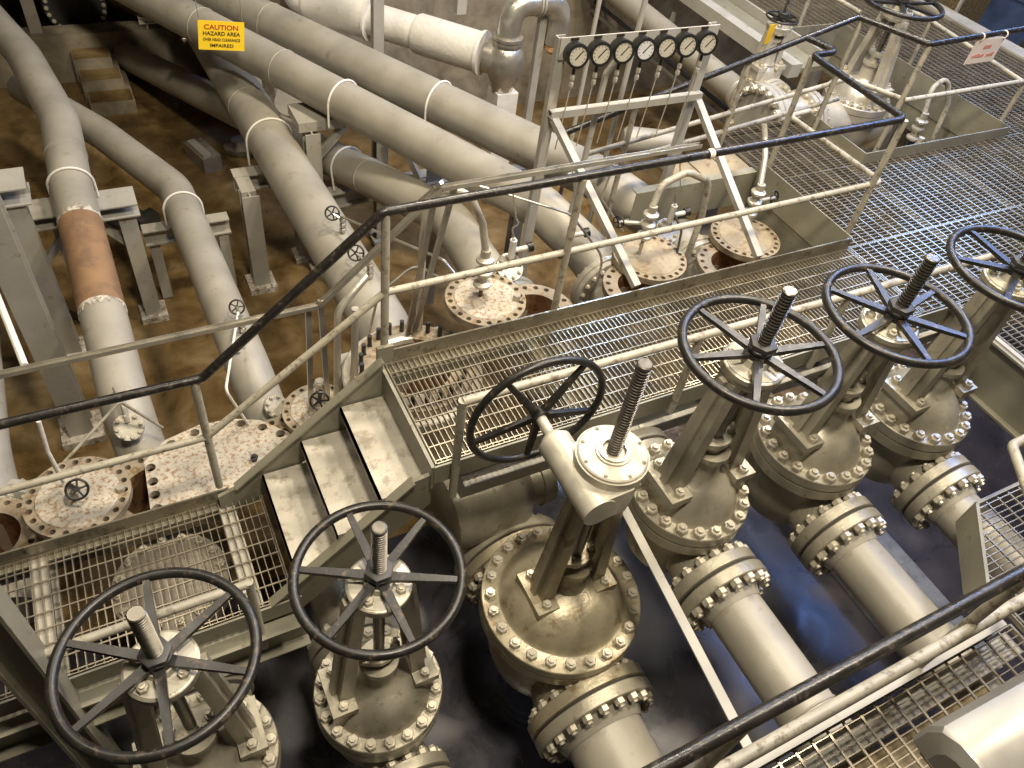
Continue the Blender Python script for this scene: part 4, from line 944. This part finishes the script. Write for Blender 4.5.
# machinery beyond the platform in the top right corner
t = thing('equipment_cabinet', 'dark blue equipment cabinet beyond the platform edge at the top right', 'cabinet', (12, 6.4, FZ))
MB().bb((11.35, 5.2, FZ), (12.6, 6.9, .25)).build('body', BLUEST, t); MB().bb((11.33, 5.3, .25), (12.62, 6.95, .32)).build('top', BLUEST, t)
MB().bb((11.33, 6.25, -.8), (11.35, 6.30, -.4)).build('handle', PAPER, t); MB().bb((11.30, 5.4, -1.6), (11.36, 6.1, -.1)).build('door', DARKSTEEL, t)
t = thing('equipment_table', 'low blue machine table beside the platform curb', 'table', (10.9, 5.3, FZ))
MB().bb((10.75, 4.9, -.62), (11.3, 5.55, -.52)).build('top', BLUEST, t)
for x in (10.8, 11.25):
    for y in (4.95, 5.5): MB().beam((x, y, FZ), (x, y, -.62), .06, .06).build('leg', DARKSTEEL, t)
t = thing('storage_crate', 'brown mesh sided crate on legs beyond the far platform', 'crate', (10.9, 7.3, -.3))
MB().bb((10.75, 6.85, -.35), (11.7, 7.9, .30)).build('box', CRATE, t)
for x, y in ((10.8, 6.9), (10.8, 7.8), (11.6, 6.9)): MB().beam((x, y, FZ), (x, y, -.35), .07, .07).build('leg', STEELP, t)
for y in (6.86, 7.35): MB().beam((10.74, y, -.36), (10.74, y, .31), .05, .03).build('rail', STEELP, t)
tag(MB().tube([(10.8, 4.6, 1.0), (11.6, 8.0, 1.0)], .03, 12).build('pipe_rail', RAIL), 'pale pipe rail in front of the dark machinery', 'rail')

# rounded lamp housing close to the viewer at the bottom right
t = thing('lamp_housing', 'shiny rounded metal lamp housing close by in the bottom right corner', 'lamp', (2.1, -.02, 1.1))
d = V((.46, .0, .0)); p0 = V((1.835, -.110, 1.03)); ux = V((1, -.03, 0)).normalized(); uy = V((0, 0, 1)).cross(ux)
prof = [(-.17, -.12), (-.17, -.02), (-.145, .045), (-.09, .08), (-.02, .09), (.06, .075), (.10, .03), (.11, -.12)]
vs = []; fs = []; n = len(prof)
for L_, s_ in ((.0, .55), (.03, .92), (.05, 1), (.9, 1)):
    vs += [p0 + ux * L_ + uy * -a * s_ + V((0, 0, b * s_)) for a, b in prof]
for k in range(3):
    for i in range(n): fs.append((k * n + i, k * n + (i + 1) % n, (k + 1) * n + (i + 1) % n, (k + 1) * n + i))
fs += [tuple(range(n))[::-1], tuple(3 * n + i for i in range(n))]
MB().add(vs, fs).build('housing', FIXTURE, t, 25)
MB().bb((1.90, -.24, .87), (2.7, .01, .908)).build('lens', DARKSTEEL, t)
tag(MB().tube([(2.5, -.12, 0), (2.5, -.12, .88)], .03, 12).build('lamp_post', RAIL), 'short post carrying the rounded lamp housing', 'post')

# ------------------------------------------------------------------ light
def area(name, loc, target, size, energy, col, sy=None):
    l = bpy.data.lights.new(name, 'AREA'); l.shape = 'RECTANGLE'; l.size = size; l.size_y = sy or size; l.energy = energy; l.color = col
    o = bpy.data.objects.new(name, l); COL.objects.link(o); o.location = loc
    o.rotation_euler = (V(target) - V(loc)).to_track_quat('-Z', 'Y').to_euler(); return o
WARM = (1, .89, .71)
area('high_bay_lamp', (1.2, .9, 6.4), (1.4, 2.4, 0), .7, 340, WARM)
area('high_bay_lamp', (5.2, 1.4, 6.4), (5.0, 2.6, 0), .7, 330, WARM)
area('high_bay_lamp', (3.6, 5.0, 6.6), (3.4, 5.2, 0), .7, 340, WARM)
area('high_bay_lamp', (8.6, 5.6, 6.4), (8.4, 5.4, 0), .7, 290, WARM)
area('high_bay_lamp', (-1.0, 5.0, 6.6), (-.8, 6.0, -2), .7, 95, WARM)
# daylight through high windows beyond the platform
area('daylight_window', (14.3, 7.4, 5.0), (6.2, 3.1, 0), 2.4, 165, (.26, .48, 1), 1.6)
area('daylight_window', (6.6, 7.6, 5.2), (2.7, 3.0, 0), 1.0, 100, (.38, .58, 1), .7)
area('daylight_window', (8.9, 3.1, 5.2), (3.4, 1.2, -2.4), 1.8, 220, (.25, .42, 1), .9)
w = bpy.data.worlds.new('World'); sc.world = w; w.use_nodes = True
w.node_tree.nodes['Background'].inputs['Color'].default_value = (.9, .74, .52, 1)
w.node_tree.nodes['Background'].inputs['Strength'].default_value = .025

# ------------------------------------------------------------------ camera
cam = bpy.data.cameras.new('camera'); cam.sensor_fit = 'HORIZONTAL'; cam.sensor_width = 36; cam.lens = 36 * 769 / 1024; cam.clip_start = .05
co = bpy.data.objects.new('camera', cam); COL.objects.link(co)
R = M(((0.88860319, -0.44084272, 0.12665726), (-0.24741563, -0.69320453, -0.67694386), (0.38622516, 0.57019749, -0.72505514)))
rx, ry, rz_ = R[0], -R[1], -R[2]
co.matrix_world = M(((rx[0], ry[0], rz_[0], 0), (rx[1], ry[1], rz_[1], 0), (rx[2], ry[2], rz_[2], 3.4), (0, 0, 0, 1)))
sc.camera = co
sc.view_settings.view_transform = 'Standard'; sc.view_settings.look = 'None'; sc.view_settings.gamma = 1; sc.view_settings.use_curve_mapping = False
sc.view_settings.exposure = 0.35
sc.cycles.max_bounces = 6
